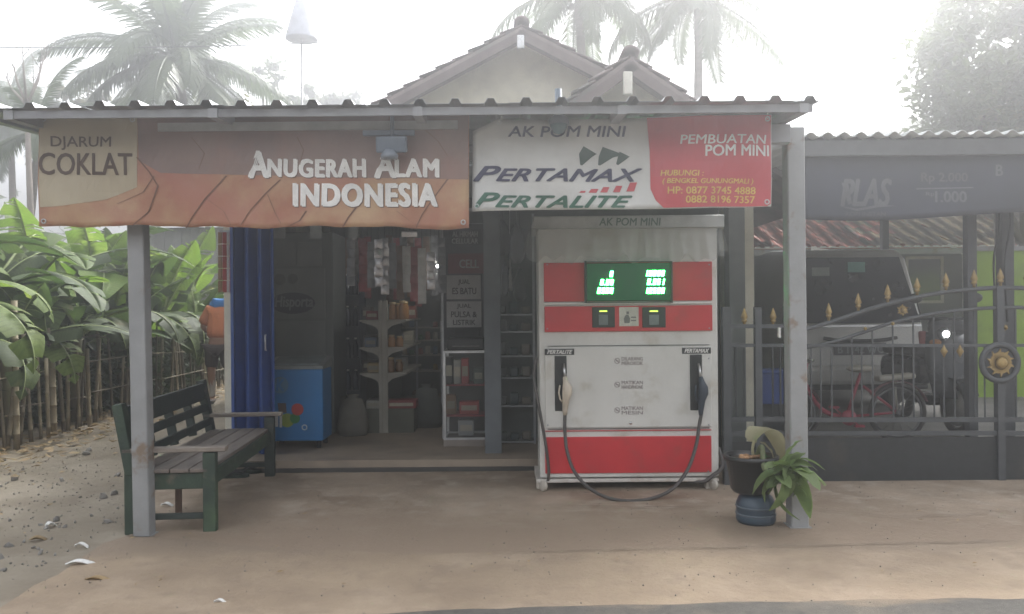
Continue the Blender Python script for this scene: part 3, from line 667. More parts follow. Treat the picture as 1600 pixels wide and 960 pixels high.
for px in (846, 1111):
    for dy in (0, .42):
        c = SP(px, -758, .0); c.y += .03+dy; ft = B(); ft.box(c+Vector((0, 0, .0)), (.075, .07, .06), bev=.008); f0 = ft.done('foot', M_cast, pump)
        q = B(); q.lathe([(.001, -.014), (.036, -.014), (.04, -.008), (.04, .008), (.036, .014), (.001, .014)], (c.x+.012, c.y-.05, .046), 16, (0, R(90), R(35))); q.done('wheel', M_cast if dy == 0 else M_rubber, f0)
# clear plastic rain skirt under the header
M_film = clear('plastic_film', (.5, .52, .5), .3, .22, .3)
q = B()
def skirt(u, v):
    px = 828+u*296; a = SP(px, -358, .056); drop = (48+4*sin(u*37)+3*sin(u*61))/213; fl_ = v*(.03+.03*sin(u*43)+.02*sin(u*97+1))
    return Vector((a.x+(u-.5)*.05*v, a.y-fl_-.004, a.z-drop*v+.012*sin(u*80)*v))
q.grid(skirt, 150, 8); q.done('rain_skirt', M_film, pump)
for s in (-1, 1):
    q = B(); e = 830 if s < 0 else 1126
    def fs(u, v, s=s, e=e):
        a = SP(e, -359, .05); return Vector((a.x+s*(.012+.05*v*(.6+.4*sin(u*9))), a.y+u*.5, a.z-(.16+.02*sin(u*14))*v))
    q.grid(fs, 24, 6); q.done('rain_skirt', M_film, pump)

# ================================================================== SHOP INTERIOR
ZF = .1
# chest freezer
M_fz = mat('freezer_blue', (.02, .2, .5), .35, c2=(.018, .17, .43), scale=2); M_fzw = mat('freezer_grey', (.27, .3, .3), .4)
fz = thing('chest_freezer', 'bright blue chest freezer with coloured balls printed on its front', 'freezer', (at(462, 690, 7.15).x, 7.5, ZF))
SF = pxsurf(7.15)
a = at(416, 690, 7.15); b = at(504, 577, 7.15); z0, z1 = a.z, b.z
q = B(); q.span((a.x, 7.15, z0), (b.x, 7.5, z1), .012); q.done('body', M_fz, fz)
q = B(); q.prism([(a.x-.006, 7.14, z1+.001), (a.x-.006, 7.14, z1+.03), (a.x-.006, 7.5, z1+.1), (a.x-.006, 7.5, z1+.001)], (b.x-a.x+.012, 0, 0)); lid = q.done('lid', M_fzw, fz)
q = B(); nm = Vector((0, -.07, .36)).normalized(); q.bar((a.x+.04, 7.32, z1+.069), (b.x-.04, 7.32, z1+.069), .28, .008, up=nm); q.done('lid_glass', mat('lid_glass', (.3, .35, .36), .12), lid)
for x in (a.x+.05, b.x-.05):
    for y in (7.2, 7.45): q = B(); q.lathe([(.001, 0), (.022, 0), (.022, z0-ZF), (.001, z0-ZF+.002)], (x, y, ZF), 10); q.done('foot', M_black, fz)
def disc(S, px, py, r, m, par, name='print', off=.004, sy=1):
    q = B(); q.face([S(px+r*cos(2*pi*i/22), -(py+sy*r*sin(2*pi*i/22)), off) for i in range(22)]); return q.done(name, m, par)
disc(SF, 465, 640, 9.5, mat('red_ball', (.55, .04, .03), .5), fz); disc(SF, 449, 657, 11, mat('lime_ball', (.3, .38, .05), .5), fz, off=.003); disc(SF, 461, 654, 8, mat('green_ball', (.03, .25, .05), .5), fz, off=.0035)
printpoly([[(434, -630), (447, -630), (448, -645), (436, -646)]], SF, M_choc, fz, 'print', .005, 20); printpoly([[(428, -646), (435, -646), (435, -667), (428, -667)], [(437, -648), (441, -648), (441, -668), (437, -668)]], SF, M_whitep, fz, 'print', .005, 20)
disc(SF, 476, 668, 4.5, M_whitep, fz, 'round_logo'); disc(SF, 476, 668, 3, M_fz, fz, 'round_logo', .005)
disc(SF, 438, 602, 13, mat('pale_blue_print', (.1, .26, .42), .5), fz, 'emblem'); write('K', SF, 432, 444, -611, -593, M_fz, fz, .03, .1, off=.005)
# upright cooler with oval logo behind it
M_cool = mat('cooler_panel', (.2, .225, .215), .45, c2=(.16, .18, .17), scale=2)
cl = thing('upright_cooler', 'tall grey upright cooler with dark oval logo behind the blue freezer', 'cooler', (at(475, 600, 8.0).x, 8.3, ZF))
SCo = pxsurf(8.0)
a = at(424, 660, 8.0); b = at(520, 363, 8.0); q = B(); q.span((a.x, 8.0, ZF), (b.x, 8.6, b.z), .01); q.done('cabinet', M_cool, cl)
for (x0, y0, x1, y1) in ((430, 378, 463, 416), (465, 378, 503, 416), (432, 420, 508, 498), (432, 502, 508, 560)):
    A = at(x0, y1, 8.0); C_ = at(x1, y0, 8.0); q = B(); q.span((A.x, 7.985, A.z), (C_.x, 8.0, C_.z), .004); q.done('door_panel', mat('cooler_door', (.24, .265, .25), .4, c2=(.2, .22, .21), rnd=.12), cl)
M_oval = mat('oval_print', (.045, .055, .075), .5)
disc(SCo, 458, 474, 35, M_oval, cl, 'oval_logo', .017, .48); write('Hisporta', SCo, 431, 490, -485, -463, mat('pale_grey_print', (.3, .32, .33), .5), cl, .02, .1, off=.019)
disc(SCo, 438, 437, 9, mat('dim_print', (.15, .16, .15), .5), cl, 'mascot_patch', .017); disc(SCo, 458, 436, 8, MATS['dim_print'], cl, 'mascot_patch', .017)
# gondola shelf seen end-on
M_shelf = mat('cream_shelf', (.42, .405, .35), .5, c2=(.33, .31, .26), scale=5)
gd = thing('gondola_shelf', 'double sided cream display shelf seen end on in the middle of the shop', 'shelf', (at(600, 650, 8.0).x, 8.5, ZF))
cx = at(598, 500, 8.0).x
q = B(); q.span((cx-.045, 8.0, ZF), (cx-.012, 8.04, at(598, 470, 8.0).z), .003); q.span((cx+.012, 8.0, ZF), (cx+.045, 8.04, at(598, 470, 8.0).z), .003); q.span((cx-.012, 8.008, ZF), (cx+.012, 8.03, at(598, 471, 8.0).z)); q.done('upright', M_shelf, gd)
q = B(); q.span((cx-.01, 8.045, ZF), (cx+.01, 9.3, at(598, 480, 8.0).z)); q.done('back_panel', M_inner, gd)
shz = [at(600, y, 8.0).z for y in (500, 543, 583)]; hw = .235
for z in shz:
    for s in (-1, 1):
        q = B(); q.span((cx+s*.046, 8.0, z-.018), (cx+s*hw, 9.3, z), .002); sh = q.done('shelf_board', M_shelf, gd)
        q = B(); q.prism([(cx+s*.046, 8.002, z-.019), (cx+s*(hw-.02), 8.002, z-.019), (cx+s*(hw-.03), 8.002, z-.028), (cx+s*.09, 8.002, z-.06), (cx+s*.046, 8.002, z-.1)], (0, .01, 0)); q.done('bracket', M_shelf, sh)
q = B(); q.span((cx-.3, 8.01, ZF), (cx+.3, 9.3, .34)); q.done('base', mat('olive_base', (.12, .125, .09), .6), gd)
M_jar = mat('amber_jar', (.34, .17, .05), .25, c2=(.25, .11, .03), rnd=.3); M_jl = mat('jar_lid', (.5, .36, .16), .4)
proto = thing('jar', '', 'jar', (0, 0, 0), 'jars on the gondola shelf')
q = B(); q.lathe([(.001, 0), (.036, 0), (.038, .01), (.038, .1), (.028, .125), (.028, .13), (.001, .13)], n=12); q.done('glass', M_jar, proto); q = B(); q.lathe([(.001, .131), (.031, .131), (.031, .152), (.001, .152)], n=12); q.done('lid', M_jl, proto)
JL = [('amber jar at the front of the upper shelf, beside the upright', 0, .09, 8.06), ('amber jar at the front of the upper shelf, at its outer end', 0, .19, 8.06), ('amber jar behind the front pair on the upper shelf', 0, .13, 8.17), ('amber jar in the rear of the upper shelf', 0, .19, 8.28),
      ('amber jar at the front of the middle shelf, beside the upright', 1, .08, 8.06), ('amber jar at the front of the middle shelf, next to a round packet', 1, .15, 8.12), ('amber jar at the front of the lowest shelf, beside the upright', 2, .07, 8.06), ('amber jar set back on the lowest shelf', 2, .14, 8.14)]
for i, (lab, k, dx, y) in enumerate(JL):
    o = proto if i == 0 else dup(proto, (0, 0, 0)); o['label'] = lab; o.location = (cx+dx, y, shz[k]+.001); o.scale = (1, 1, (1.15, 1.25, 1.1, 1.2, .8, .7, 1.0, .8)[i])
M_rbox = mat('red_carton', (.4, .05, .05), .6, rnd=.3); M_gbox = mat('pale_carton', (.42, .42, .38), .7, rnd=.2)
def carton(px0, py0, px1, py1, Y, m, label, dep=.2, cat='box', name='carton', grp=None, bev=.004, zsnap=None, flap=True):
    a = at(px0, py1, Y); b = at(px1, py0, Y)
    if zsnap is not None: b.z += zsnap-a.z; a.z = zsnap
    t = thing(name, label, cat, ((a.x+b.x)/2, Y+dep/2, a.z), grp); q = B(); q.span((a.x, Y, a.z), (b.x, Y+dep, b.z), bev); q.done('body', m, t)
    if flap: q = B(); q.span((a.x+.01*(b.x-a.x)*10, Y-.003, a.z+(b.z-a.z)*.3), (b.x-.1*(b.x-a.x), Y-.0005, a.z+(b.z-a.z)*.7)); q.done('label_patch', mat('carton_label', (.45, .42, .33), .6, rnd=.4), t)
    return t
zb = .341
carton(572, 614, 596, 627, 8.03, M_gbox, 'pale carton on the shelf base, left of the upright', zsnap=zb); carton(604, 618, 650, 631, 8.03, M_rbox, 'long red carton on the shelf base, right of the upright', zsnap=zb)
carton(614, 565, 634, 583, 8.4, M_gbox, 'pale carton on the lowest shelf, behind the jars', zsnap=shz[2]+.001)
for (px0, py0, px1, py1, k, m, lab) in ((566, 478, 580, 498, 0, M_rbox, 'dim packet on the upper left shelf'), (568, 524, 585, 541, 1, M_gbox, 'dim packet on the middle left shelf'), (566, 566, 590, 582, 2, M_rbox, 'dim packet on the lowest left shelf')):
    carton(px0, py0, px1, py1, 8.3, mat('dim_packet', (.12, .1, .08), .6, rnd=.5), lab, zsnap=shz[k]+.001)
# rear wall shelf unit
rsf = thing('wall_shelf', 'thin pale rear shelf unit right of the central gondola', 'shelf', (at(660, 600, 9.6).x, 9.7, ZF))
xa, xb = at(612, 500, 9.5).x, at(691, 500, 9.5).x
for y in (512, 532, 555, 580): z = at(650, y, 9.5).z; q = B(); q.span((xa, 9.5, z-.012), (xb, 9.85, z)); q.done('shelf_board', M_shelf, rsf)
for px in (614, 651, 689): x = at(px, 500, 9.52).x; q = B(); q.span((x-.01, 9.515, ZF), (x+.01, 9.535, at(650, 505, 9.5).z+.02)); q.done('upright', M_steel, rsf)
rr = random.Random(3)
GR = 'goods on the rear wall shelf'
for k, y in enumerate((512, 532, 555, 580)):
    z = at(650, y, 9.5).z+.001
    for j, px in enumerate((622, 632, 643, 657, 668, 680)):
        if rr.random() < .25: continue
        x = at(px, y, 9.6).x; h = rr.uniform(.05, .105); q = B(); 
        if j % 2: q.lathe([(.001, 0), (.03, 0), (.03, h*.8), (.015, h), (.001, h)], (x, 9.62, z), 10)
        else: q.box((x, 9.64, z+h/2), (.055, .06, h), bev=.004)
        solo(q, ('can', 'packet')[j % 2 == 0], mat('goods_%d' % ((j+k) % 5), [(.3, .08, .05), (.4, .38, .3), (.1, .16, .25), (.35, .25, .08), (.08, .2, .1)][(j+k) % 5], .4), '%s %s on the %s rear shelf board, %s' % (('dim', 'small', 'faded')[k % 3], ('round can', 'square packet')[j % 2 == 0], ('top', 'second', 'third', 'bottom')[k], ('at its left end', 'second from its left end', 'left of the middle upright', 'right of the middle upright', 'second from its right end', 'at its right end')[j]), ('can', 'packet')[j % 2 == 0], group=GR)
# dark blue rack left of gondola
rk = thing('drinks_rack', 'dark blue drinks rack between the grey cooler and the gondola', 'rack', (at(540, 620, 8.6).x, 8.8, ZF))
a = at(523, 640, 8.6); b = at(562, 420, 8.6)
M_rk = mat('dark_blue_rack', (.03, .04, .075), .5)
q = B(); q.span((a.x, 8.9, ZF), (b.x, 8.95, b.z)); q.span((a.x, 8.6, ZF), (a.x+.015, 8.9, b.z)); q.span((b.x-.015, 8.6, ZF), (b.x, 8.9, b.z)); q.done('frame', M_rk, rk)
for y in (460, 510, 560, 610): z = at(540, y, 8.6).z; q = B(); q.span((a.x+.016, 8.6, z-.015), (b.x-.016, 8.899, z)); q.done('shelf_board', M_rk, rk)
bt = thing('bottle', '', 'bottle', (0, 0, 0), 'bottles on the dark blue rack')
q = B(); q.lathe([(.001, 0), (.028, 0), (.03, .02), (.03, .13), (.012, .18), (.012, .2), (.001, .2)], n=10); q.done('body', mat('dark_bottle', (.03, .05, .1), .12, rnd=.6), bt); q = B(); q.lathe([(.001, .2), (.014, .2), (.014, .218), (.001, .218)], n=8); q.done('cap', M_whitep, bt)
n = 0
for k, y in enumerate((460, 510, 560, 610)):
    z = at(540, y, 8.6).z
    for j in range(3):
        o = bt if n == 0 else dup(bt, (0, 0, 0)); n += 1; o.location = (a.x+.05+j*.085, 8.66, z+.001); o['label'] = 'dark bottle on the %s board of the blue rack, %s' % (('top', 'second', 'third', 'lowest')[k], ('left one', 'middle one', 'right one')[j])
# glass counter with red goods and the printers on top
ct = thing('glass_counter', 'aluminium framed glass display counter with red goods beside the pillar', 'display cabinet', (at(728, 690, 7.2).x, 7.4, ZF))
a = at(693, 690, 7.2); b = at(765, 548, 7.2); zt = b.z; zc = at(700, 688, 7.2).z
q = B()
for x in (a.x+.012, b.x-.012):
    for y in (7.21, 7.58): q.span((x-.011, y-.011, zc), (x+.011, y+.011, zt))
for z in (zc+.011, zt-.011):
    for y in (7.21, 7.58): q.span((a.x+.024, y-.01, z-.01), (b.x-.024, y+.01, z+.01))
    for x in (a.x+.012, b.x-.012): q.span((x-.009, 7.222, z-.009), (x+.009, 7.568, z+.009))
q.done('frame', M_alu, ct)
q = B(); q.span((a.x, 7.2, ZF), (b.x, 7.6, zc-.001)); q.done('plinth', mat('plinth', (.3, .26, .23), .8), ct)
q = B(); q.span((a.x+.03, 7.57, zc+.03), (b.x-.03, 7.575, zt-.03)); q.done('back_panel', mat('counter_back', (.06, .055, .055), .6), ct)
zs = [at(728, y, 7.2).z for y in (602, 650)]
for z in zs: q = B(); q.span((a.x+.026, 7.225, z-.01), (b.x-.026, 7.56, z)); q.done('shelf_board', mat('red_shelf', (.4, .03, .05), .5), ct)
q = B(); q.span((a.x+.025, 7.202, zc+.023), (b.x-.025, 7.206, zt-.023)); q.done('front_glass', clear('counter_glass', (.2, .22, .22), .12, .08), ct)
for (px0, py0, px1, py1, m, lab, zz) in ((696, 558, 707, 600, M_black, 'tall black box on the counter upper shelf', 0), (709, 562, 720, 600, M_gbox, 'white box on the counter upper shelf, left of the red one', 0), (721, 560, 732, 600, M_rbox, 'red box on the counter upper shelf', 0), (740, 575, 755, 600, mat('dark_green_box', (.06, .1, .08), .5), 'dark green box on the counter upper shelf', 0),
     (697, 618, 712, 648, mat('brown_box', (.25, .14, .07), .6), 'brown box on the counter middle shelf', 1), (718, 628, 748, 648, M_rbox, 'wide red box on the counter middle shelf', 1), (716, 660, 740, 684, mat('silver_box', (.35, .36, .38), .4), 'silver box on the counter floor', 2)):
    carton(px0, py0, px1, py1, 7.3, m, lab, .12, zsnap=(zs+[zc+.022])[zz]+.001, grp='boxes inside the glass counter')
pt = thing('printer', 'black desktop printer standing on the glass counter below two paper notices', 'printer', (at(728, 545, 7.25).x, 7.4, zt+.001))
x = at(728, 545, 7.25).x; q = B(); q.span((x-.17, 7.24, zt+.001), (x+.17, 7.55, zt+.11), .015); q.done('body', M_black, pt); q = B(); q.bar((x-.12, 7.23, zt+.04), (x+.12, 7.23, zt+.04), .05, .01, bev=.002); q.done('tray', mat('grey_tray', (.2, .2, .2), .5), pt); q = B(); q.box((x, 7.5, zt+.15), (.24, .02, .09), (R(-20), 0, 0), .004); q.done('paper_feed', M_black, pt)
# signs at the right jamb
brd = thing('notice_board', 'dark upright board carrying shop notices left of the pillar', 'board', (at(728, 500, 7.3).x, 7.35, ZF))
a = at(694, 560, 7.62); b = at(766, 350, 7.62); q = B(); q.span((a.x, 7.62, ZF), (b.x, 7.65, b.z)); q.done('panel', mat('dark_board', (.06, .06, .068), .6), brd)
for x in (a.x-.012, b.x+.012): q = B(); q.span((x-.01, 7.61, ZF), (x+.01, 7.66, b.z)); q.done('upright', M_steel, brd)
SN = pxsurf(7.6)
def notice(x0, y0, x1, y1, m, label, lines, ink, bold=.02, nm='notice'):
    a = at(x0, y1, 7.6); b = at(x1, y0, 7.6); t = thing(nm, label, 'sign', ((a.x+b.x)/2, 7.6, a.z)); q = B(); q.span((a.x, 7.6, a.z), (b.x, 7.606, b.z)); q.done('sheet', m, t)
    for txt, u0, u1, v0, v1 in lines: write(txt, SN, u0, u1, -v1, -v0, ink, t, bold, off=.002)
M_pap2 = mat('grey_white_paper', (.5, .5, .5), .7, c2=(.44, .44, .44))
notice(698, 430, 751, 468, M_pap2, 'white paper notice reading JUAL ES BATU, upper of two', [('JUAL', 716, 734, 437, 446), ('ES BATU', 707, 744, 450, 460)], M_ink)
notice(698, 471, 752, 512, M_pap2, 'white paper notice reading JUAL PULSA, lower of two', [('JUAL', 714, 736, 475, 483), ('PULSA &', 705, 745, 487, 496), ('LISTRIK', 708, 743, 500, 508)], M_ink)
notice(700, 396, 760, 428, mat('dark_red_sign', (.2, .03, .035), .5), 'dark red sign with white slanted lettering above the notices', [('CELL', 718, 748, 406, 419)], M_pap2, .03)
notice(702, 358, 752, 383, M_black, 'black sign with small white lettering right under the banner', [('AL HIKMAH', 707, 746, 362, 370), ('CELLULAR', 706, 747, 373, 381)], M_pap2)
# goods rack right of the pillar
rg = thing('side_rack', 'narrow metal rack with hanging goods between the pillar and the pump', 'rack', (at(802, 700, 7.3).x, 7.4, ZF))
xa, xb = at(772, 500, 7.3).x, at(834, 500, 7.3).x
for x in (xa, xb): q = B(); q.span((x-.01, 7.3, ZF), (x+.01, 7.32, 2.2)); q.done('upright', M_steel, rg)
rz = [at(800, y, 7.3).z for y in (491, 518, 556, 590, 634, 690)]
for z in rz: q = B(); q.span((xa+.012, 7.3, z-.014), (xb-.012, 7.58, z)); q.done('shelf_board', M_steel, rg)
rr = random.Random(8)
for k, z in enumerate(rz):
    for j in range(3):
        h = rr.uniform(.06, .12); x = xa+.07+j*.11; q = B()
        q.box((x, 7.4, z+h/2+.001), (.08, .08, h), bev=.012); solo(q, 'packet', mat('dull_goods_%d' % (j % 3), [(.16, .17, .17), (.1, .13, .14), (.22, .19, .16)][j % 3], .45), 'dull packet on the %s board of the narrow rack, %s' % (('topmost', 'second', 'third', 'fourth', 'fifth', 'lowest')[k], ('left', 'middle', 'right')[j]), 'packet', group='packets on the narrow rack')
# hanging bags, sachet strips, bulb
rail = thing('hanging_rail', 'thin steel rail across the shop front from which sachets hang', 'rail', (-1.2, 7.3, 2.2))
for k, y in enumerate((7.3, 8.6)): q = B(); q.tube([(-2.35, y, 2.245), (1.8, y, 2.245)], .008, 6); q.done('rod', M_steel, rail)
M_foil = [mat('foil_silver', (.7, .7, .72), .2, .9, bump=.5, bscale=25, c2=(.5, .5, .52)), mat('foil_red', (.35, .05, .05), .3, .3, bump=.4, bscale=25), mat('foil_brown', (.22, .13, .07), .3, .3, bump=.4, bscale=25), mat('foil_grey', (.25, .26, .28), .3, .4, bump=.4, bscale=25), mat('foil_white', (.62, .62, .6), .3, bump=.4, bscale=25)]
def pillow(w_, h_, seed):
    r = random.Random(seed); q = B()
    q.grid(lambda u, v: Vector(((u-.5)*w_, -.012*sin(pi*u)*sin(pi*v)*r.uniform(.6, 1.4), -v*h_)), 6, 5); bm = q.bm; me = bpy.data.meshes.new('sachet'); bm.to_mesh(me); bm.free(); return me
PW = [pillow(.075, .085, i) for i in range(4)]; PMS = {}
def strip(px, ytop, n, Y, mi, label, sc=1.0):
    a = at(px, ytop, Y); t = thing('sachet_strip', label, 'sachets', a, 'sachet strips hanging in the shop'); rr = random.Random(int(px*7))
    top = 2.24-a.z; q = B(); q.tube([(0, 0, 0), (0, 0, top)], .002, 4); q.done('string', M_black, t, local=True)
    for i in range(n):
        key = (i % 4, mi)
        if key not in PMS: me = PW[i % 4].copy(); me.materials.append(M_foil[mi]); PMS[key] = me
        inst(PMS[key], 'sachet', t, (0, 0, -i*.084*sc), (R(rr.uniform(-8, 8)), 0, R(rr.uniform(-25, 25))), sc)
SL_ = [(548, 375, 5, 7.3, 3, 'grey sachet strip nearest the upright cooler'), (566, 372, 6, 7.5, 1, 'dull red sachet strip left of the silver ones'), (580, 378, 5, 7.3, 3, 'grey sachet strip just left of the silver ones'), (591, 374, 5, 7.1, 0, 'crinkled silver sachet strip, left of a pair'), (601, 372, 6, 7.15, 0, 'crinkled silver sachet strip, right of a pair'), (613, 380, 5, 7.4, 3, 'grey sachet strip right of the silver pair'),
       (625, 384, 6, 7.5, 2, 'brown sachet strip in the middle of the doorway'), (635, 385, 5, 7.3, 4, 'white and brown sachet strip left of a red one'), (646, 386, 6, 7.4, 1, 'dark red sachet strip beside the white one'), (659, 388, 6, 7.25, 4, 'long white sachet strip left of the lit bulb'), (673, 394, 4, 7.2, 0, 'short silver sachet strip beside the lit bulb'), (690, 372, 6, 7.3, 3, 'grey sachet strip hanging in front of the notice board edge')]
for s in SL_: strip(*s)
M_bag = mat('grey_plastic_bag', (.13, .14, .14), .35, c2=(.09, .095, .1), bump=.5, bscale=14)
for i, (px, y0, y1, wd, lab, m) in enumerate(((785, 345, 400, 26, 'dark plastic bag hanging highest beside the pillar', M_bag), (807, 350, 412, 24, 'grey plastic bag hanging next to the pump header', MATS['foil_grey']), (788, 410, 462, 14, 'thin grey packet strip hanging below the dark bag', MATS['foil_grey']), (812, 420, 470, 20, 'dark packet hanging beside the pump cabinet', M_bag), (797, 418, 455, 8, 'slim white tube hanging between dark packets', MATS['foil_white']))):
    a = at(px, y0, 7.25); h = (y1-y0)/F*7.25; w_ = wd/F*7.25; q = B(); rr = random.Random(i)
    q.lathe([(.001, 0), (w_*.12, 0), (w_*.3, -h*.15), (w_*.52, -h*.5), (w_*.5, -h*.85), (w_*.25, -h), (.001, -h)], n=12)
    for v in q.bm.verts: v.co.y *= .45; v.co += Vector((rr.uniform(-.01, .01), rr.uniform(-.01, .01), 0)); v.co += a
    q.tube([a, (a.x, a.y, 2.24)], .003, 5); solo(q, 'hanging_bag', m, lab, 'bag', group='bags hanging right of the pillar')
bl = thing('light_bulb', 'single lit white bulb hanging at the back of the shop', 'bulb', at(686, 416, 8.0))
c = at(686, 416, 8.0); q = B(); q.ball(c, .022, n=14); q.done('globe', emit('bulb_lit', (1, .97, .9), 60), bl); q = B(); q.lathe([(.001, .018), (.014, .018), (.014, .055), (.001, .055)], c, 10); q.tube([c+Vector((0, 0, .055)), (c.x, c.y, 2.62)], .004, 5); q.done('cord', M_black, bl)
# pale papers pinned in a row under the lintel
for i, (x0, x1) in enumerate(((428, 446), (485, 503), (545, 560))):
    a = at(x0, 373, 6.95); b = at(x1, 352, 6.95); q = B(); q.span((a.x, 6.945, a.z), (b.x, 6.949, b.z+.1)); solo(q, 'hanging_paper', mat('dim_paper', (.33, .36, .36), .7, rnd=.2), ('pale paper hanging under the banner beside the blue door', 'pale paper hanging under the banner above the cooler', 'pale paper hanging under the banner above the drinks rack')[i], 'paper', group='papers hanging under the lintel')
a = at(640, 366, 7.0); tr = thing('glass_tray', 'small shiny clear tray hanging under the banner right of the silver sachets', 'tray', a)
q = B(); q.box(a, (.14, .08, .05), (R(10), 0, R(5)), .008); q.done('bowl', MATS['foil_silver'], tr); q = B(); q.tube([a+Vector((0, 0, .03)), (a.x, a.y, 2.3)], .003, 5); q.done('string', M_black, tr)
# hanging red and white packets at the lane corner
t = thing('hanging_packets', 'red and white packet strips hanging at the corner left of the blue door', 'packets', at(350, 400, 6.95))
for k, (px, m) in enumerate(((344, 'foil_brown'), (351, 'foil_red'), (358, 'foil_white'), (362, 'foil_red'))):
    for i in range(5):
        a = at(px, 372+i*19, 6.9); q = B(); q.box(a, (.035, .012, .1), (0, 0, R(10*k)), .004); q.done('packet', MATS[m], t)
q = B(); a = at(354, 365, 6.9); q.span((a.x-.06, 6.89, a.z+.01), (-2.4, 6.91, a.z+.025)); q.done('hanger', M_steel, t)

# eyelets and cords of the two banners
for S_, par, pts in ((SL, lb, ((68, 186), (205, 186), (68, 346), (724, 348))), (SB, rb, ((780, 190), (1198, 187), (745, 323), (1198, 316)))):
    for px, py in pts:
        c = S_(px, -py, .004); q = B(); q.tube([c+Vector((.012*cos(2*pi*i/12), 0, .012*sin(2*pi*i/12))) for i in range(12)], .004, 5, closed=True); q.done('eyelet', M_alu, par)
        if py < 200: q = B(); q.tube([c, c+Vector((.02, .06, .06)), Vector((c.x+.01, 4.72, zroof(4.72)-.1))], .004, 5); q.done('cord', M_whitep, par)
# pump screws and door lock
for px, py in ((856, 546), (1107, 560), (856, 664), (1107, 664), (855, 414), (1107, 414), (855, 514), (1107, 513), (857, 736), (1106, 736)):
    c = SP(px, -py, .0145 if py > 530 else .021); q = B(); q.lathe([(.001, -.003), (.006, -.002), (.006, .002), (.001, .003)], c, 8, (R(90), 0, 0)); q.done('screw', M_steel, pump)
c = SP(985, -661, .013); q = B(); q.lathe([(.001, -.004), (.012, -.003), (.012, .003), (.001, .004)], c, 14, (R(90), 0, 0)); q.box(c+Vector((0, -.005, 0)), (.003, .004, .012)); q.done('lock', M_chrome, pump)
for y in (540, 669.7): q = B(); q.box(SP(982, -y, .006), (1.18, .006, .004)); q.done('door_seam', M_black, pump)
# more goods filling the shop
rs2 = random.Random(64)
for k, (px, yt, n, Y, mi, lab) in enumerate(((538, 372, 7, 8.7, 2, 'brown sachet strip deep in the shop above the blue rack'), (556, 366, 8, 8.8, 4, 'white sachet strip deep in the shop left of the silver pair'), (574, 370, 8, 8.7, 1, 'red sachet strip deep in the shop left of the silver pair'), (608, 368, 9, 8.8, 2, 'brown sachet strip deep in the shop behind the silver pair'), (619, 372, 8, 8.7, 1, 'red sachet strip deep in the shop right of the silver pair'), (630, 370, 9, 8.8, 3, 'grey sachet strip deep in the shop mid doorway'), (641, 368, 8, 8.7, 2, 'brown sachet strip deep in the shop behind the white one'), (653, 372, 9, 8.8, 1, 'red sachet strip deep in the shop between two white ones'), (666, 370, 7, 8.7, 2, 'brown sachet strip deep in the shop left of the bulb'), (679, 368, 8, 8.9, 3, 'grey sachet strip deep in the shop behind the bulb'))):
    strip(px, yt, n, Y, mi, lab)
M_sack = mat('woven_sack', (.36, .34, .28), .8, c2=(.28, .26, .2), scale=30, bump=.3, rnd=.2)
for k, (px, py, Y, w_, h_, lab) in enumerate(((552, 690, 7.9, .3, .4, 'pale woven sack standing on the floor left of the gondola'), (668, 686, 8.4, .32, .45, 'pale woven sack standing on the floor right of the gondola'), (536, 688, 8.3, .26, .34, 'small woven sack on the floor in front of the blue rack'))):
    x = at(px, py, Y).x; q = B(); q.lathe([(.001, 0), (w_*.45, 0), (w_*.5, h_*.15), (w_*.48, h_*.6), (w_*.3, h_*.88), (w_*.12, h_*.93), (w_*.2, h_), (.001, h_*.99)], n=14)
    for v in q.bm.verts: v.co = Vector((x+v.co.x*(1+.1*sin(v.co.z*20)), Y+v.co.y*.7, ZF+v.co.z))
    solo(q, 'sack', mat('sack_dark%d' % (k % 2), [(.2, .19, .16), (.13, .14, .13)][k % 2], .8, bump=.3, bscale=40), lab, 'sack')
for k, (x0, y0, x1, y1, Y, m, lab, z) in enumerate(((572, 484, 590, 498, 8.05, M_rbox, 'red packet at the front of the upper left shelf', shz[0]+.001), (570, 526, 588, 541, 8.05, MATS['goods_2'], 'blue grey packet at the front of the middle left shelf', shz[1]+.001), (574, 567, 592, 582, 8.05, MATS['goods_3'], 'yellow packet at the front of the lowest left shelf', shz[2]+.001), (630, 520, 646, 541, 8.6, MATS['goods_1'], 'pale packet behind the jars on the middle shelf', shz[1]+.001), (634, 478, 650, 498, 8.6, MATS['goods_0'], 'brick red packet behind the jars on the upper shelf', shz[0]+.001))):
    carton(x0, y0, x1, y1, Y, m, lab, .14, 'packet', 'packet', zsnap=z)
for k in range(4):
    x = at(650+k*11, 600, 9.55).x; z = at(650, 612, 9.5).z; q = B(); q.span((x-.04, 9.5, ZF), (x+.035, 9.75, z-.05*(k % 2)), .006); solo(q, 'carton', mat('brown_carton', (.22, .16, .1), .8, rnd=.3), 'brown carton on the floor under the rear shelf, %s' % ('leftmost', 'second from the left', 'second from the right', 'rightmost')[k], 'box', group='cartons under the rear shelf')

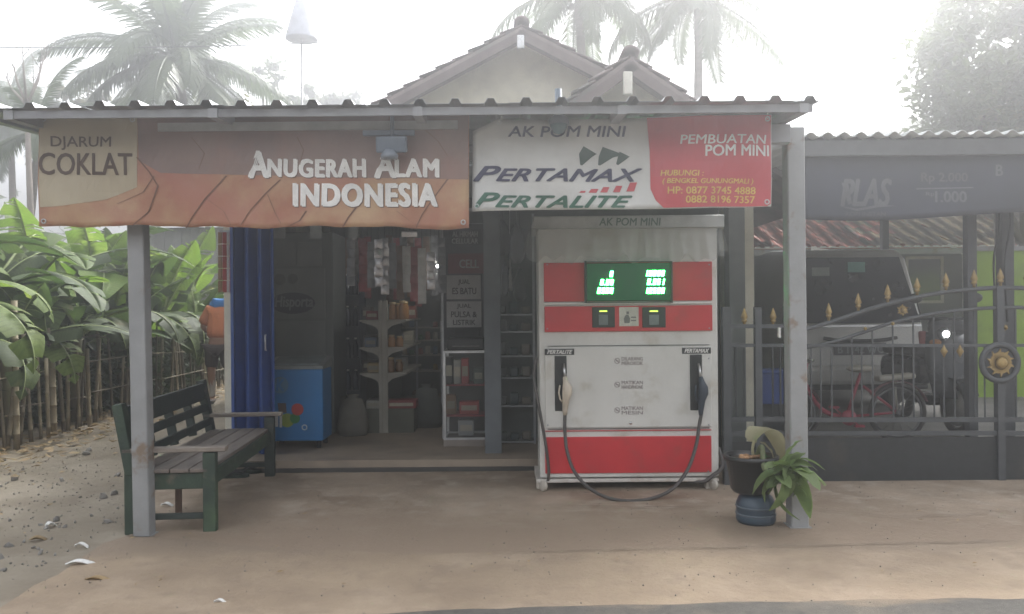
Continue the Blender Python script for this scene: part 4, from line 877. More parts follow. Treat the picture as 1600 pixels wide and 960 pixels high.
# ================================================================== GATE AND FENCE SECTION (right)
YG = 6.0
def sun_medal(c, r, m, parent, name='sun_ornament', n=16):
    q = B(); q.lathe([(.001, -.012), (r*.45, -.01), (r*.3, -.025), (.001, -.03)], c, 14, (R(-90), 0, 0))
    for i in range(n):
        a = 2*pi*i/n; rr_ = r*(1 if i % 2 else .78); w_ = .085*r*1.3; d_ = Vector((cos(a), 0, sin(a))); p_ = Vector((-sin(a), 0, cos(a)))
        q.prism([c+d_*r*.42-p_*w_, c+d_*r*.7-p_*w_*.8+p_*r*.05, c+d_*rr_, c+d_*r*.7+p_*w_*1.2+p_*r*.05, c+d_*r*.42+p_*w_], (0, .012, 0))
    return q.done(name, m, parent)
def spear(px, tip, foot, par, Y=YG):
    b0 = at(px, foot, Y); h = (foot-tip)/F*Y
    q = B(); q.lathe([(.001, 0), (.011, 0), (.011, h*.18), (.022, h*.22), (.022, h*.3), (.013, h*.34), (.027, h*.46), (.02, h*.62), (.008, h*.88), (.001, h)], b0, 8); q.done('spear_finial', M_gold, par)
fs = thing('fence_panel', 'short dark steel fence panel with two gold spear tips between pump and right post', 'fence', (at(1185, 760, YG).x, YG, .01))
def vbar(px, y0, y1, w_, m, par, Y=YG, name='bar'):
    a = at(px, y1, Y); b = at(px, y0, Y); b.x = a.x; q = B(); q.bar(a, b, w_, w_, up=(0, 1, 0)); return q.done(name, m, par)
M_gate = mat('gate_paint', (.08, .086, .092), .5, c2=(.055, .06, .065), scale=9, bump=.05)
for px, y0, w_ in ((1137, 480, .06), (1186, 480, .05), (1234, 478, .06)): vbar(px, y0, 768, w_, M_gate, fs, name='post')
for y, h in ((510, .03), (540, .025), (655, .035), (677, .035), (762, .03)):
    a = at(1140, y, YG); b = at(1231, y, YG); q = B(); q.bar(a, b, .03, h); q.done('rail', M_gate, fs)
for px in (1163, 1208): spear(px, 481, 509, fs); vbar(px, 541, 654, .012, M_dark, fs)
vbar(1150, 541, 654, .012, M_dark, fs); vbar(1220, 541, 654, .012, M_dark, fs)
a = at(1142, 760, YG); b = at(1229, 690, YG); q = B(); q.span((a.x, YG-.002, a.z), (b.x, YG+.01, b.z)); q.done('sheet_panel', M_dark, fs)
gt = thing('sliding_gate', 'dark arched steel gate with gold spear tips and a gold sun ornament', 'gate', (at(1500, 765, YG).x, YG+.06, .01))
YS = YG+.07
xe = 1760
top = [(1250, 517), (1300, 503), (1350, 486), (1400, 472), (1450, 461), (1500, 454), (1560, 450), (1620, 452), (1680, 460), (xe, 474)]
low = [(1250, 545), (1300, 535), (1350, 519), (1400, 503), (1450, 492), (1500, 485), (1560, 481), (1620, 482), (1680, 489), (xe, 502)]
def ytop(px, L): 
    for (x0, y0), (x1, y1) in zip(L, L[1:]):
        if x0 <= px <= x1: return y0+(y1-y0)*(px-x0)/(x1-x0)
    return L[-1][1]
for L, r in ((top, .017), (low, .014)): q = B(); q.tube(curve([at(x, y, YS) for x, y in L], 4), r, 8); q.done('arch_rail', M_gate, gt)
for y, h in ((540, .022), (656, .035), (677, .032), (762, .035)):
    a = at(1250, y, YS); b = at(xe, y, YS); q = B(); q.bar(a, b, .03, h); q.done('rail', M_gate, gt)
for px, w_ in ((1251, .05), (1563, .055), (xe, .05)): vbar(px, ytop(px, top)-2, 768, w_, M_gate, gt, YS, 'upright')
px = 1268
while px < xe-10:
    if abs(px-1563) > 14:
        vbar(px, ytop(px, low), 654, .010, M_gate, gt, YS)
        if int(px/32) % 2: vbar(px+15, 541, 654, .009, M_gate, gt, YS)
    px += 32
for px in (1295, 1341, 1387, 1433, 1478, 1522, 1563, 1605, 1650, 1700): spear(px, ytop(px, top)-31, ytop(px, top)-3, gt, YS)
a = at(1253, 760, YS); b = at(xe, 681, YS); q = B(); q.span((a.x, YS-.004, a.z), (b.x, YS+.008, b.z)); q.done('sheet_panel', M_dark, gt)
q = B(); c = at(1562, 567, YS-.03); q.tube([c+Vector((.137*cos(2*pi*i/28), 0, .137*sin(2*pi*i/28))) for i in range(28)], .022, 8, closed=True); q.lathe([(.001, 0), (.125, 0), (.125, .012), (.001, .012)], c+Vector((0, .0, 0)), 28, (R(-90), 0, 0)); q.done('medallion_ring', M_gate, gt)
sun_medal(c+Vector((0, -.016, 0)), .108, M_gold, gt, n=20); sun_medal(at(1411, 485, YS-.02), .046, M_gold, gt, n=12); sun_medal(at(1570, 512, YS-.02), .03, M_gold, gt, n=12)
for px in (1475, 1500): c = at(px, 549, YS-.02); q = B(); q.lathe([(.001, -.05), (.012, -.025), (.028, 0), (.012, .025), (.001, .05)], c, 8); q.done('diamond_ornament', M_gold, gt)
for px, py in ((1395, 512), (1352, 520)): c = at(px, py-6, YS-.02); q = B(); q.ball(c, .014, n=8); q.done('knob', M_gold, gt)

# ================================================================== CAR behind the gate (rear view)
M_car = mat('silver_grey_paint', (.52, .52, .5), .38, .1, c2=(.47, .47, .45), scale=2); M_cglass = mat('tinted_glass', (.012, .016, .028), .08); M_trim = mat('black_trim', (.03, .03, .03), .6)
car = thing('minivan', 'silver grey minivan parked nose in behind the gate, seen from the rear', 'car', (4.0, 9.2, .1))
CX, CY, CZ, HW = 4.0, 9.2, .1, .8
prof = [(.0, .28), (-.04, .42), (.0, .60), (.04, .98), (.14, 1.45), (.24, 1.78), (.4, 1.9), (1.2, 1.95), (2.2, 1.9), (2.7, 1.7), (3.15, 1.12), (3.75, .95), (3.85, .6), (3.85, .28)]
q = B(); rings = []
for s, k in ((-1, .9), (-.93, 1), (0, 1.0), (.93, 1), (1, .9)):
    ring = []
    for (y, z) in prof:
        tum = 1-max(0, (z-.95))*.17
        cy = y*k+1.9*(1-k); cz = z if z < .4 else (z-.4)*(.985 if k < 1 else 1)+.4
        ring.append(q.bm.verts.new((CX+s*HW*tum, CY+cy+(.06 if abs(s) > .9 and y < 1 else 0)*(abs(s) == 1), CZ+cz)))
    rings.append(ring)
for a, b in zip(rings, rings[1:]):
    for i in range(len(prof)): 
        j = (i+1) % len(prof); f = q.bm.faces.new((a[i], a[j], b[j], b[i])); f.smooth = True
q.bm.faces.new(rings[0][::-1]); q.bm.faces.new(rings[-1])
body = q.done('body', M_car, car)
m_ = body.modifiers.new('bevel', 'BEVEL'); m_.width = .03; m_.segments = 2; m_.angle_limit = R(25)
def rear(x0, z0, x1, z1, x2=None, out=.012):
    """quad on the sloped tailgate"""
    def yy(z):
        for (ya, za), (yb, zb) in zip(prof, prof[1:]):
            if za <= z <= zb: return ya+(yb-ya)*(z-za)/(zb-za)
        return .2
    x2 = x2 if x2 is not None else x1
    return [(CX-x0, CY+yy(z0)-out, CZ+z0), (CX+x0, CY+yy(z0)-out, CZ+z0), (CX+x2, CY+yy(z1)-out, CZ+z1), (CX-x2, CY+yy(z1)-out, CZ+z1)]
q = B(); q.prism(rear(.70, 1.03, 0, 1.80, .56, .05), (0, .03, 0)); rw = q.done('rear_window', M_cglass, car)
q = B(); q.prism(rear(.72, .985, 0, 1.01, .715, .018), (0, .02, 0)); q.done('chrome_strip', M_chrome, car)
q = B(); P = rear(.30, .665, 0, .80, .30, .02); q.prism(P, (0, .02, 0)); pl = q.done('number_plate', M_black, car)
SR = lambda u, v, off=0: Vector((CX+u, CY+.0-off, CZ+v))
write('B 1142 WC', lambda u, v, off=0: Vector((CX+u, CY+.005-off+(v-.6)*.1, CZ+v)), -.26, .26, .685, .775, MATS['pale_grey_print'], pl, .02, off=.03)
q = B(); q.tube(curve([(CX-.42, CY+.0, CZ+.86), (CX-.2, CY-.02, CZ+.83), (CX+.2, CY-.02, CZ+.83), (CX+.42, CY+.0, CZ+.86)]), .022, 6); q.done('tailgate_garnish', M_trim, car)
for s in (-1, 1):
    q = B(); q.box((CX+s*.735, CY+.045, CZ+.78), (.1, .07, .3), bev=.02); q.done('tail_light', mat('tail_lamp', (.25, .02, .02), .2), car)
    for y in (.75, 3.0):
        q = B(); q.lathe([(.001, -.09), (.27, -.09), (.3, -.06), (.3, .06), (.27, .09), (.001, .09)], (CX+s*.7, CY+y, CZ+.3), 22, (0, R(90), 0)); wh = q.done('wheel', M_rubber, car)
        q = B(); q.lathe([(.001, -.005), (.18, -.005), (.18, .012), (.001, .02)], (CX+s*.79, CY+y, CZ+.3), 16, (0, R(90*s), 0)); q.done('rim', M_alu, wh)
q = B(); q.box((CX, CY-.03, CZ+.44), (1.56, .16, .22), bev=.05); q.done('bumper', M_car, car)
q = B(); q.box((CX, CY-.02, CZ+.3), (1.5, .1, .06), bev=.02); q.done('bumper_trim', M_trim, car)
q = B(); q.bar((CX-.1, CY+.07, CZ+1.06), (CX+.35, CY+.12, CZ+1.22), .015, .015); q.done('wiper', M_trim, car)
q = B(); q.span((CX-.08, CY+.125, CZ+1.62), (CX+.12, CY+.135, CZ+1.74)); q.done('window_sticker', mat('teal_sticker', (.1, .3, .27), .5), rw)
q = B(); q.span((CX-.5, CY+.115, CZ+1.58), (CX-.3, CY+.125, CZ+1.68)); q.done('window_sticker', mat('dim_sticker', (.2, .24, .22), .5), rw)

# ================================================================== RED CHILD'S BICYCLE
M_brd = mat('bike_red', (.33, .02, .05), .35)
bk_ = thing('bicycle', "small pink red child's bicycle leaning behind the gate", 'bicycle', (at(1330, 690, 7.3).x, 7.3, .1))
wx0, wx1, wz, wr_ = at(1236, 650, 7.3).x, at(1402, 650, 7.3).x, .36, .25
for wx in (wx0, wx1):
    q = B(); q.tube([(wx+wr_*cos(2*pi*i/30), 7.3, wz+wr_*sin(2*pi*i/30)) for i in range(30)], .018, 7, closed=True); tyre = q.done('wheel', M_rubber, bk_)
    q = B(); q.tube([(wx+(wr_-.03)*cos(2*pi*i/30), 7.3, wz+(wr_-.03)*sin(2*pi*i/30)) for i in range(30)], .01, 6, closed=True); q.tube([(wx, 7.26, wz), (wx, 7.34, wz)], .018, 8)
    for i in range(14): a_ = 2*pi*i/14; q.tube([(wx+.015*cos(a_), 7.3+.015*(-1)**i, wz+.015*sin(a_)), (wx+(wr_-.03)*cos(a_), 7.3, wz+(wr_-.03)*sin(a_))], .0025, 4)
    q.done('rim', mat('dull_rim', (.2, .2, .21), .5, .5), tyre)
    q = B()
    for i in range(9):
        a_, b_ = R(20+i*14), R(20+(i+1)*14); rr_ = wr_+.035
        q.face([(wx+rr_*cos(a_), 7.27, wz+rr_*sin(a_)), (wx+rr_*cos(a_), 7.33, wz+rr_*sin(a_)), (wx+rr_*cos(b_), 7.33, wz+rr_*sin(b_)), (wx+rr_*cos(b_), 7.27, wz+rr_*sin(b_))])
    o = q.done('mudguard', mat('dull_pink', (.32, .14, .17), .4), bk_); solid(o, .004)
hx = wx0+.12; sx = wx1-.33; bbx = (wx0+wx1)/2+.02
q = B(); q.tube([(wx0, 7.3, wz), (hx, 7.3, .68), (hx+.03, 7.3, .82)], .016); q.tube(curve([(hx, 7.3, .64), (hx+.15, 7.3, .4), (bbx-.05, 7.3, .32), (bbx, 7.3, .32)]), .022); q.tube([(bbx, 7.3, .32), (sx, 7.3, .72)], .016); q.tube([(bbx, 7.3, .32), (wx1, 7.3, wz)], .013); q.tube([(sx+.02, 7.3, .6), (wx1, 7.3, wz)], .013); q.done('frame', M_brd, bk_)
q = B(); q.tube(curve([(hx-.05, 7.05, .86), (hx+.03, 7.15, .85), (hx+.03, 7.3, .82), (hx+.03, 7.45, .85), (hx-.05, 7.55, .86)]), .012); q.done('handlebar', M_chrome, bk_)
q = B(); q.ball((sx, 7.3, .76), .1, (1.3, .8, .35), 14); q.done('saddle', mat('pale_saddle', (.42, .4, .34), .5), bk_)
q = B(); q.box((wx1-.02, 7.3, .68), (.34, .13, .05), (0, R(-5), 0), .02); q.tube([(wx1-.02, 7.3, .66), (wx1, 7.3, wz)], .01); q.done('carrier_seat', MATS['pale_saddle'], bk_)
q = B(); q.lathe([(.001, -.012), (.07, -.012), (.07, .012), (.001, .012)], (bbx, 7.25, .32), 18, (R(90), 0, 0)); q.bar((bbx, 7.22, .32), (bbx, 7.38, .32), .014); q.box((bbx+.08, 7.215, .25), (.08, .05, .02)); q.box((bbx-.08, 7.385, .4), (.08, .05, .02)); q.bar((bbx, 7.22, .32), (bbx+.08, 7.22, .25), .02, .012); q.bar((bbx, 7.38, .32), (bbx-.08, 7.38, .4), .02, .012); q.done('crank', M_brd, bk_)

# ================================================================== DARK SCOOTER facing out, with lit lamp
sc = thing('scooter', 'dark parked scooter facing the gate with its round headlamp glinting', 'scooter', (at(1500, 690, 7.6).x, 7.9, .1))
X0 = at(1490, 600, 7.6).x; M_sc = mat('dark_scooter_paint', (.03, .035, .04), .25)
q = B(); q.grid(lambda u, v: Vector((X0+(u-.5)*(.46-.2*abs(v-.55)), 7.62-.10*cos((u-.5)*pi)+.12*v, .45+v*.62)), 10, 8); o = q.done('front_shield', M_sc, sc); solid(o, .03)
q = B(); q.box((X0, 7.72, 1.12), (.34, .16, .17), bev=.06); q.done('headset', M_sc, sc)
hp = at(1473, 522, 7.5); q = B(); q.lathe([(.001, -.02), (.06, -.015), (.062, .02), (.001, .05)], hp, 18, (R(90), 0, 0)); hl = q.done('headlamp_shell', M_sc, sc); q = B(); q.lathe([(.001, 0), (.03, .002), (.03, .012), (.001, .016)], hp+Vector((0, -.052, 0)), 18, (R(90), 0, 0)); q.done('headlamp', emit('lamp_lit', (1, 1, .97), 6), hl)
q = B(); q.tube(curve([(X0-.33, 7.8, 1.2), (X0-.15, 7.76, 1.2), (X0+.15, 7.76, 1.2), (X0+.33, 7.8, 1.2)]), .015); q.done('handlebar', M_black, sc)
for s in (-1, 1):
    q = B(); q.tube([(X0+s*.22, 7.76, 1.22), (X0+s*.27, 7.74, 1.36)], .006, 5); q.ball((X0+s*.29, 7.73, 1.4), .06, (1.2, .3, .8), 12); q.done('mirror', M_black, sc)
    q = B(); q.ball((X0+s*.17, 7.6, .98), .045, (1.3, .6, .7), 10); q.done('turn_signal', mat('amber_lens', (.5, .2, .03), .2), sc)
q = B(); q.tube([(X0+.0, 7.55+.22*cos(2*pi*i/26), .36+.22*sin(2*pi*i/26)) for i in range(26)], .04, 8, closed=True); tw = q.done('front_wheel', M_rubber, sc); q = B(); q.lathe([(.001, -.02), (.17, -.012), (.17, .012), (.001, .02)], (X0, 7.55, .36), 16, (0, R(90), 0)); q.done('rim', M_alu, tw)
q = B(); q.tube([(X0, 8.65+.22*cos(2*pi*i/26), .36+.22*sin(2*pi*i/26)) for i in range(26)], .045, 8, closed=True); q.done('rear_wheel', M_rubber, sc)
q = B(); q.grid(lambda u, v: Vector((X0+(u-.5)*.14, 7.55+.28*cos(R(30+v*120)), .36+.28*sin(R(30+v*120)))), 4, 10); o = q.done('mudguard', M_sc, sc); solid(o, .01)
q = B(); q.box((X0, 8.05, .4), (.3, .5, .1), bev=.03); q.box((X0, 8.5, .66), (.3, .75, .3), bev=.1); q.done('body', M_sc, sc)
q = B(); q.box((X0, 8.45, .86), (.27, .7, .1), bev=.04); q.done('seat', M_black, sc)

# ================================================================== NEIGHBOUR CANOPY, DARK BANNER
nc = thing('gate_canopy', 'thin corrugated canopy on dark posts above the gate and dark banner', 'canopy', (3.5, 6.2, 0))
zc_ = at(1400, 205, 5.65).z
M_fib = mat('pale_fibre_sheet', (.55, .57, .55), .5, c2=(.45, .47, .46), scale=3)
x = 2.02; k = 0
while x < 6.3:
    q = B(); q.grid(lambda u, v, x=x: Vector((x+u*.8, 5.65+v*6.3-.01*(k % 2), zc_-.02+v*.3+.018*cos((x+u*.8)*2*pi/.118)+.003*(k % 2))), 40, 1); o = q.done('roof_sheet', M_fib, nc); solid(o, .004); x += .78; k += 1
q = B(); q.span((2.03, 5.70, zc_-.16), (6.6, 5.75, zc_-.052)); q.done('front_beam', mat('dark_beam', (.09, .095, .1), .5), nc)
for px, w_, Y in ((1387, .09, 11.4), (1522, .07, 6.3), (1578, .09, 6.3), (1700, .08, 6.3)):
    a = at(px, 700, Y); q = B(); q.span((a.x-w_/2, Y, .0), (a.x+w_/2, Y+w_, zc_+.0)); q.done('post', M_gate, nc)
q = B(); q.span((2.05, 7.6, zc_+.03), (6.6, 7.65, zc_+.09)); q.done('rear_beam', MATS['dark_beam'], nc)
for i, px in enumerate((1560, 1577)):
    a = at(px, 350, 6.25); q = B(); q.tube(curve([(a.x, 6.28, zc_-.1), (a.x+.02, 6.27, zc_-.6), (a.x-.02, 6.28, zc_-.9), (a.x, 6.28, 1.2)]), .009, 5); q.done('cable', M_black, nc)
db = thing('banner', 'long dark blue grey banner with faint price lettering above the gate', 'banner', at(1420, 345, 5.78))
YD = 5.78; SD = pxsurf(YD, lambda p: .012*sin(p.x*2.7)+.008*sin(p.x*6+p.z*3))
M_dk = mat('dark_tarpaulin', (.045, .05, .075), .5, c2=(.035, .038, .05), scale=2, bump=.03)
q = B(); q.grid(lambda u, v: SD(1257+u*500, -(214+(338+7*cos((u-.15)*5)-214)*(1-v))), 70, 14); o = q.done('cloth', M_dk, db); solid(o, .0015, 0)
M_dp = mat('faint_print', (.13, .135, .15), .6); M_dp2 = mat('dim_print_line', (.1, .1, .11), .6)
write('PLAS', SD, 1315, 1392, -322, -280, M_dp, db, .03, .25, off=.005); write('Rp 2.000', SD, 1440, 1513, -288, -270, M_dp2, db, .02, off=.005); write('1.000', SD, 1462, 1511, -316, -299, M_dp, db, .035, off=.005); write('Rp', SD, 1447, 1460, -308, -300, M_dp, db, .02, off=.005)
pp([[(1312, 322), (1340, 326), (1372, 320), (1400, 322), (1372, 324), (1340, 330)], [(1432, 294), (1522, 292), (1522, 294), (1432, 296.5)], [(1315, 286), (1325, 284), (1332, 318), (1326, 320)]], M_dp, 'swash', SD, db, .005)
write('KOPI INSTAN', SD, 1322, 1384, -338, -331, M_dp2, db, .01, off=.005)
write('B', SD, 1556, 1566, -275, -258, M_dp, db, .03, off=.005); write('HEMAT', SD, 1600, 1680, -320, -280, M_dp, db, .03, .2, off=.005)

# ================================================================== NEIGHBOUR HOUSE with tiled roof
nh = thing('neighbour_house', 'low neighbouring house with red tiled roof and white eave board behind the gate', 'house', (5.5, 13, 0))
M_rt = mat('red_roof_tile', (.42, .13, .09), .75, c2=(.3, .1, .08), scale=5, rnd=.35, c3=(.25, .2, .13), s3=.5); M_rt2 = mat('mossy_roof_tile', (.26, .22, .12), .85, c2=(.2, .15, .09), scale=5, rnd=.35, c3=(.33, .32, .12), s3=2)
YE = 12.4; ze = at(1400, 385, YE).z; pit = R(24)
def tilemesh(m):
    q = B(); q.grid(lambda u, v: Vector(((u-.5)*.26, v*.36, .03*sin(u*2*pi)+.018*(1-v))), 8, 1); bmesh.ops.solidify(q.bm, geom=q.bm.faces[:], thickness=.012)
    me = bpy.data.meshes.new('roof_tile'); q.bm.to_mesh(me); q.bm.free(); me.materials.append(m); return me
TM = tilemesh(M_rt); TM2 = tilemesh(M_rt2)
x_l, x_r = 3.3, 9.6
q = B(); q.prism([(x_l, YE+.05, ze-.03), (x_l, YE+3.2, ze+3.15*math.tan(pit)-.03), (x_l, YE+3.2, ze+3.15*math.tan(pit)-.09), (x_l, YE+.05, ze-.09)], (x_r-x_l, 0, 0)); rf = q.done('roof', M_rt, nh)
rr = random.Random(4)
for i in range(26):
    for j in range(10):
        x = x_l+.13+i*.245; c = Vector((x+rr.uniform(-.006, .006), YE+j*.31*cos(pit), ze+j*.31*sin(pit)+rr.uniform(-.006, .006)))
        o = inst(TM if (i < 10+rr.randint(-3, 2)) else TM2, 'roof_tile', rf, c-nh.location, (pit, 0, rr.uniform(-.03, .03)))
for sgn in (0,):
    q = B(); q.span((x_l, YE+.0, ze-.12), (x_r, YE+.025, ze-.035)); q.done('eave_board', M_paintgrey, nh)
    q = B(); q.span((x_l-.1, YE-.06, ze-.02), (x_r, YE-.005, ze-.012)); 
    for i in range(44): q.box((x_l+.07+i*.145, YE-.03, ze-.005), (.07, .06, .02))  # row of small white blocks stands for glints along the eave
    q.done('eave_trim_glints', M_white, nh, kind='stuff')
for px in (1395, 1508): a = at(px, 400, YE+.1); q = B(); q.span((a.x-.035, YE+.06, 0), (a.x+.035, YE+.13, ze-.1)); q.done('porch_post', M_white, nh)
for px0, py0, px1, py1 in ((1372, 397, 1398, 428), (1482, 382, 1508, 398)):
    q = B(); q.bar(at(px0, py0, YE+.03), at(px1, py1, YE+.03), .04, .04); q.done('brace', M_white, nh)
q = B(); q.bar(at(1268, 389, YE-.3), at(1310, 396, YE-.3), .04, .05); q.done('brace', M_white, nh)
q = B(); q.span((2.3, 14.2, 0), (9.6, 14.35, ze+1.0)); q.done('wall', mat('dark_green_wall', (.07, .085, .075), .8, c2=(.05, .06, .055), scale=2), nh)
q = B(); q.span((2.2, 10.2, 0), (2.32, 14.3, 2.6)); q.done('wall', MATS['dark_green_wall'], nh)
for px0, px1 in ((1290, 1340), (1420, 1470)):
    a = at(px0, 470, 14.15); b = at(px1, 405, 14.15); q = B(); q.span((a.x, 14.17, a.z), (b.x, 14.199, b.z)); wn = q.done('window', mat('window_dark', (.03, .04, .045), .1), nh); q = B(); q.span((a.x-.05, 14.15, a.z-.05), (b.x+.05, 14.169, a.z)); q.span((a.x-.05, 14.15, b.z), (b.x+.05, 14.169, b.z+.05)); q.span((a.x-.05, 14.15, a.z+.001), (a.x, 14.169, b.z-.001)); q.span((b.x, 14.15, a.z+.001), (b.x+.05, 14.169, b.z-.001)); q.done('frame', M_shelf, wn)
# further red roof seen in the gap left of the right post
nr = thing('far_house', 'distant house with a red tiled roof glimpsed left of the right post', 'house', (4.6, 17.2, 0))
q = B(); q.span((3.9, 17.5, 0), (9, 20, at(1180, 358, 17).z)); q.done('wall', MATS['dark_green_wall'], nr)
z0 = at(1180, 358, 17).z; q = B(); q.prism([(3.6, 17.0, z0), (3.6, 20, z0+1.35), (3.6, 20, z0+1.28), (3.6, 17, z0-.07)], (6, 0, 0)); rf = q.done('roof', M_rt, nr)
for i in range(10):
    for j in range(7): inst(TM, 'roof_tile', rf, Vector((3.75+i*.245, 17.0+j*.31*cos(pit), z0+.03+j*.31*sin(pit)))-nr.location, (pit, 0, rr.uniform(-.03, .03)))
# lime painted wall behind the scooter, low boundary wall behind the fence panel
lw = thing('lime_wall', 'bright lime green painted wall at the far right behind the gate', 'wall', (7.3, 10.6, 0))
a = at(1520, 560, 10.6); q = B(); q.span((a.x, 10.6, 0), (9.5, 10.75, at(1580, 392, 10.6).z)); q.done('masonry', mat('lime_paint', (.32, .5, .05), .7, c2=(.26, .4, .045), scale=3, c3=(.2, .3, .06)), lw)
q = B(); q.span((a.x-.02, 10.57, at(1580, 392, 10.6).z), (9.5, 10.78, at(1580, 392, 10.6).z+.06)); q.done('coping', M_paintgrey, lw)
bx = thing('blue_crate', 'blue plastic crate half hidden behind the fence panel', 'crate', (at(1208, 620, 7.2).x, 7.2, .1)); c = at(1208, 605, 7.2)
q = B(); q.box((c.x, 7.2, c.z), (.3, .25, .28), bev=.01); q.done('box', mat('crate_blue', (.02, .06, .25), .45), bx); q = B(); q.box((c.x, 7.2, c.z+.145), (.33, .28, .03), bev=.008); q.done('rim', MATS['crate_blue'], bx)
q = B(); q.span((c.x-.13, 7.1, .1), (c.x+.13, 7.3, c.z-.142)); q.done('stand', M_dark, bx)

# ================================================================== POTTED PLANT at the right post
M_leafg = leafmat('plant_leaf', (.14, .2, .075), (.2, .27, .11), .4, .5); M_leafpale = leafmat('pale_dry_leaf', (.42, .4, .26), (.34, .31, .18), .3, .6)
def blade(L_, W_, droop, fold=.25, n=8, tipw=.6, seed=0):
    """leaf blade along +X from the stalk, drooping; returns mesh"""
    q = B()
    def f(u, v):
        s = u*L_; wv = W_*.5*(sin(pi*min(1, u*.92+.06))**tipw)*(1 if u < .96 else .5); y = (v-.5)*2*wv
        return Vector((s*cos(droop*u), y, -s*sin(droop*u)+abs(y)*fold+.006*sin(u*20+seed)*abs(v-.5)*2))
    q.grid(f, n, 4); bm = q.bm; me = bpy.data.meshes.new('leaf'); bm.to_mesh(me); bm.free(); return me
bs = thing('water_jug', 'squat blue grey plastic jug standing on the ground under the black pot', 'jug', (at(1181, 824, 4.92).x, 4.95, .008))
c = Vector((at(1181, 824, 4.95).x, 4.95, .009)); q = B(); q.lathe([(.001, 0), (.11, 0), (.12, .02), (.118, .05), (.112, .06), (.118, .075), (.118, .12), (.1, .16), (.07, .185), (.001, .186)], c, 24); q.done('body', mat('jug_blue', (.05, .08, .115), .35, c2=(.04, .06, .085)), bs)
for z in (.055, .1): q = B(); q.tube([c+Vector((.118*cos(2*pi*i/24), .118*sin(2*pi*i/24), z)) for i in range(24)], .006, 6, closed=True); q.done('rib', mat('jug_rib', (.13, .16, .19), .4), bs)
pc = Vector((at(1174, 775, 4.95).x, 4.95, .196))
pp_ = thing('plant_pot', 'black plastic pot with a shiny rim standing on the blue jug', 'pot', pc)
q = B(); q.lathe([(.001, 0), (.11, 0), (.125, .02), (.15, .2), (.165, .2), (.168, .225), (.15, .228), (.14, .2), (.001, .195)], pc, 28); q.done('body', mat('pot_black', (.02, .02, .022), .3), pp_); q = B(); q.lathe([(.001, .196), (.138, .201), (.001, .21)], pc, 16); q.done('soil', mat('soil', (.1, .07, .05), .95), pp_)
pl_ = thing('potted_plant', 'leafy green plant with a pale dried leaf, leaning over the right post', 'plant', pc+Vector((.02, 0, .205)))
base = pc+Vector((.02, 0, .205)); hub = at(1222, 738, 4.7)
q = B(); q.tube(curve([base-Vector((0, 0, .04)), base+Vector((.03, -.05, .08)), hub+Vector((-.08, .06, 0)), hub]), [.016]*25, 7); q.done('stem', mat('stem_green', (.13, .15, .07), .7), pl_)
LM = []
for i, (L_, W_, dr) in enumerate(((.23, .095, .7), (.2, .105, .5), (.25, .09, 1.1), (.17, .09, .3))):
    me = blade(L_, W_, dr, seed=i); me.materials.append(M_leafg); LM.append(me)
rr = random.Random(21)
for i in range(32):
    az = rr.uniform(-1.1, 1.1)+(-.3 if i % 3 else pi-.3); el = rr.uniform(-.9, .9)
    if i < 5: az, el = rr.uniform(-.6, .3), .5+.25*i % 1.2
    inst(LM[i % 4], 'leaf', pl_, hub-pl_.location+Vector((rr.uniform(-.03, .05), rr.uniform(-.03, .03), rr.uniform(-.03, .05))), (rr.uniform(-.6, .6), -el, az), rr.uniform(.75, 1.15))
me = blade(.34, .17, 2.2, .5, 12); me.materials.append(M_leafpale); inst(me, 'dried_leaf', pl_, base-pl_.location+Vector((.0, 0, .10)), (R(20), R(-88), R(10)))
q = B(); q.tube(curve([base+Vector((.0, 0, -.02)), base+Vector((-.01, .0, .05)), base+Vector((0, 0, .11))]), .009, 6); q.done('dried_stalk', M_leafpale, pl_)
me = blade(.26, .06, 1.2, .3); me.materials.append(M_leafpale); inst(me, 'dried_leaf', pl_, base-pl_.location+Vector((.03, -.02, .1)), (R(-30), R(15), R(-30)))
dl = thing('dried_flowers', 'brownish dried blossoms scattered on top of the black pot', 'flowers', pc+Vector((-.06, -.05, .205)))
for i in range(7): q = B(); q.ball(pc+Vector((-.08+.03*i % .13, -.08+.013*i, .222)), .018, (1.2, 1, .7), 8); q.done('blossom', mat('dried_blossom', (.36, .2, .1), .8, rnd=.3), dl)

# ================================================================== BAMBOO FENCE along the lane
M_bam = mat('weathered_bamboo', (.2, .165, .11), .75, c2=(.12, .1, .07), scale=5, rnd=.3, stretch=(1, 1, 3)); M_bam2 = mat('pale_bamboo', (.34, .285, .19), .65, c2=(.22, .18, .12), scale=5, rnd=.2)
bf = thing('bamboo_fence', 'rough bamboo stake fence along the dirt lane in front of the banana plants', 'fence', (-5.0, 9.5, 0))
def bamboo(a, b, r, m, name, par):
    a = Vector(a); b = Vector(b); n = max(3, int((b-a).length/.18)); pts = []; rs_ = []
    for i in range(n+1):
        p = a.lerp(b, i/n); 
        if 0 < i < n:
            e = (b-a).normalized()*.006; pts += [p-e, p, p+e]; rs_ += [r, r*1.22, r]
        else: pts.append(p); rs_.append(r)
    q = B(); q.tube(pts, rs_, 6); return q.done(name, m, par)
rf_ = random.Random(17)
y = 6.2; i = 0
while y < 15.5:
    h = rf_.uniform(.75, 1.25); x = -5.0-.02*(y-9)+rf_.uniform(-.05, .05); r = rf_.choice((.012, .016, .022))
    bamboo((x, y, -.05), (x+rf_.uniform(-.08, .08), y+rf_.uniform(-.06, .06), h), r, M_bam2 if rf_.random() < .42 else M_bam, 'stake', bf); y += rf_.uniform(.1, .24)
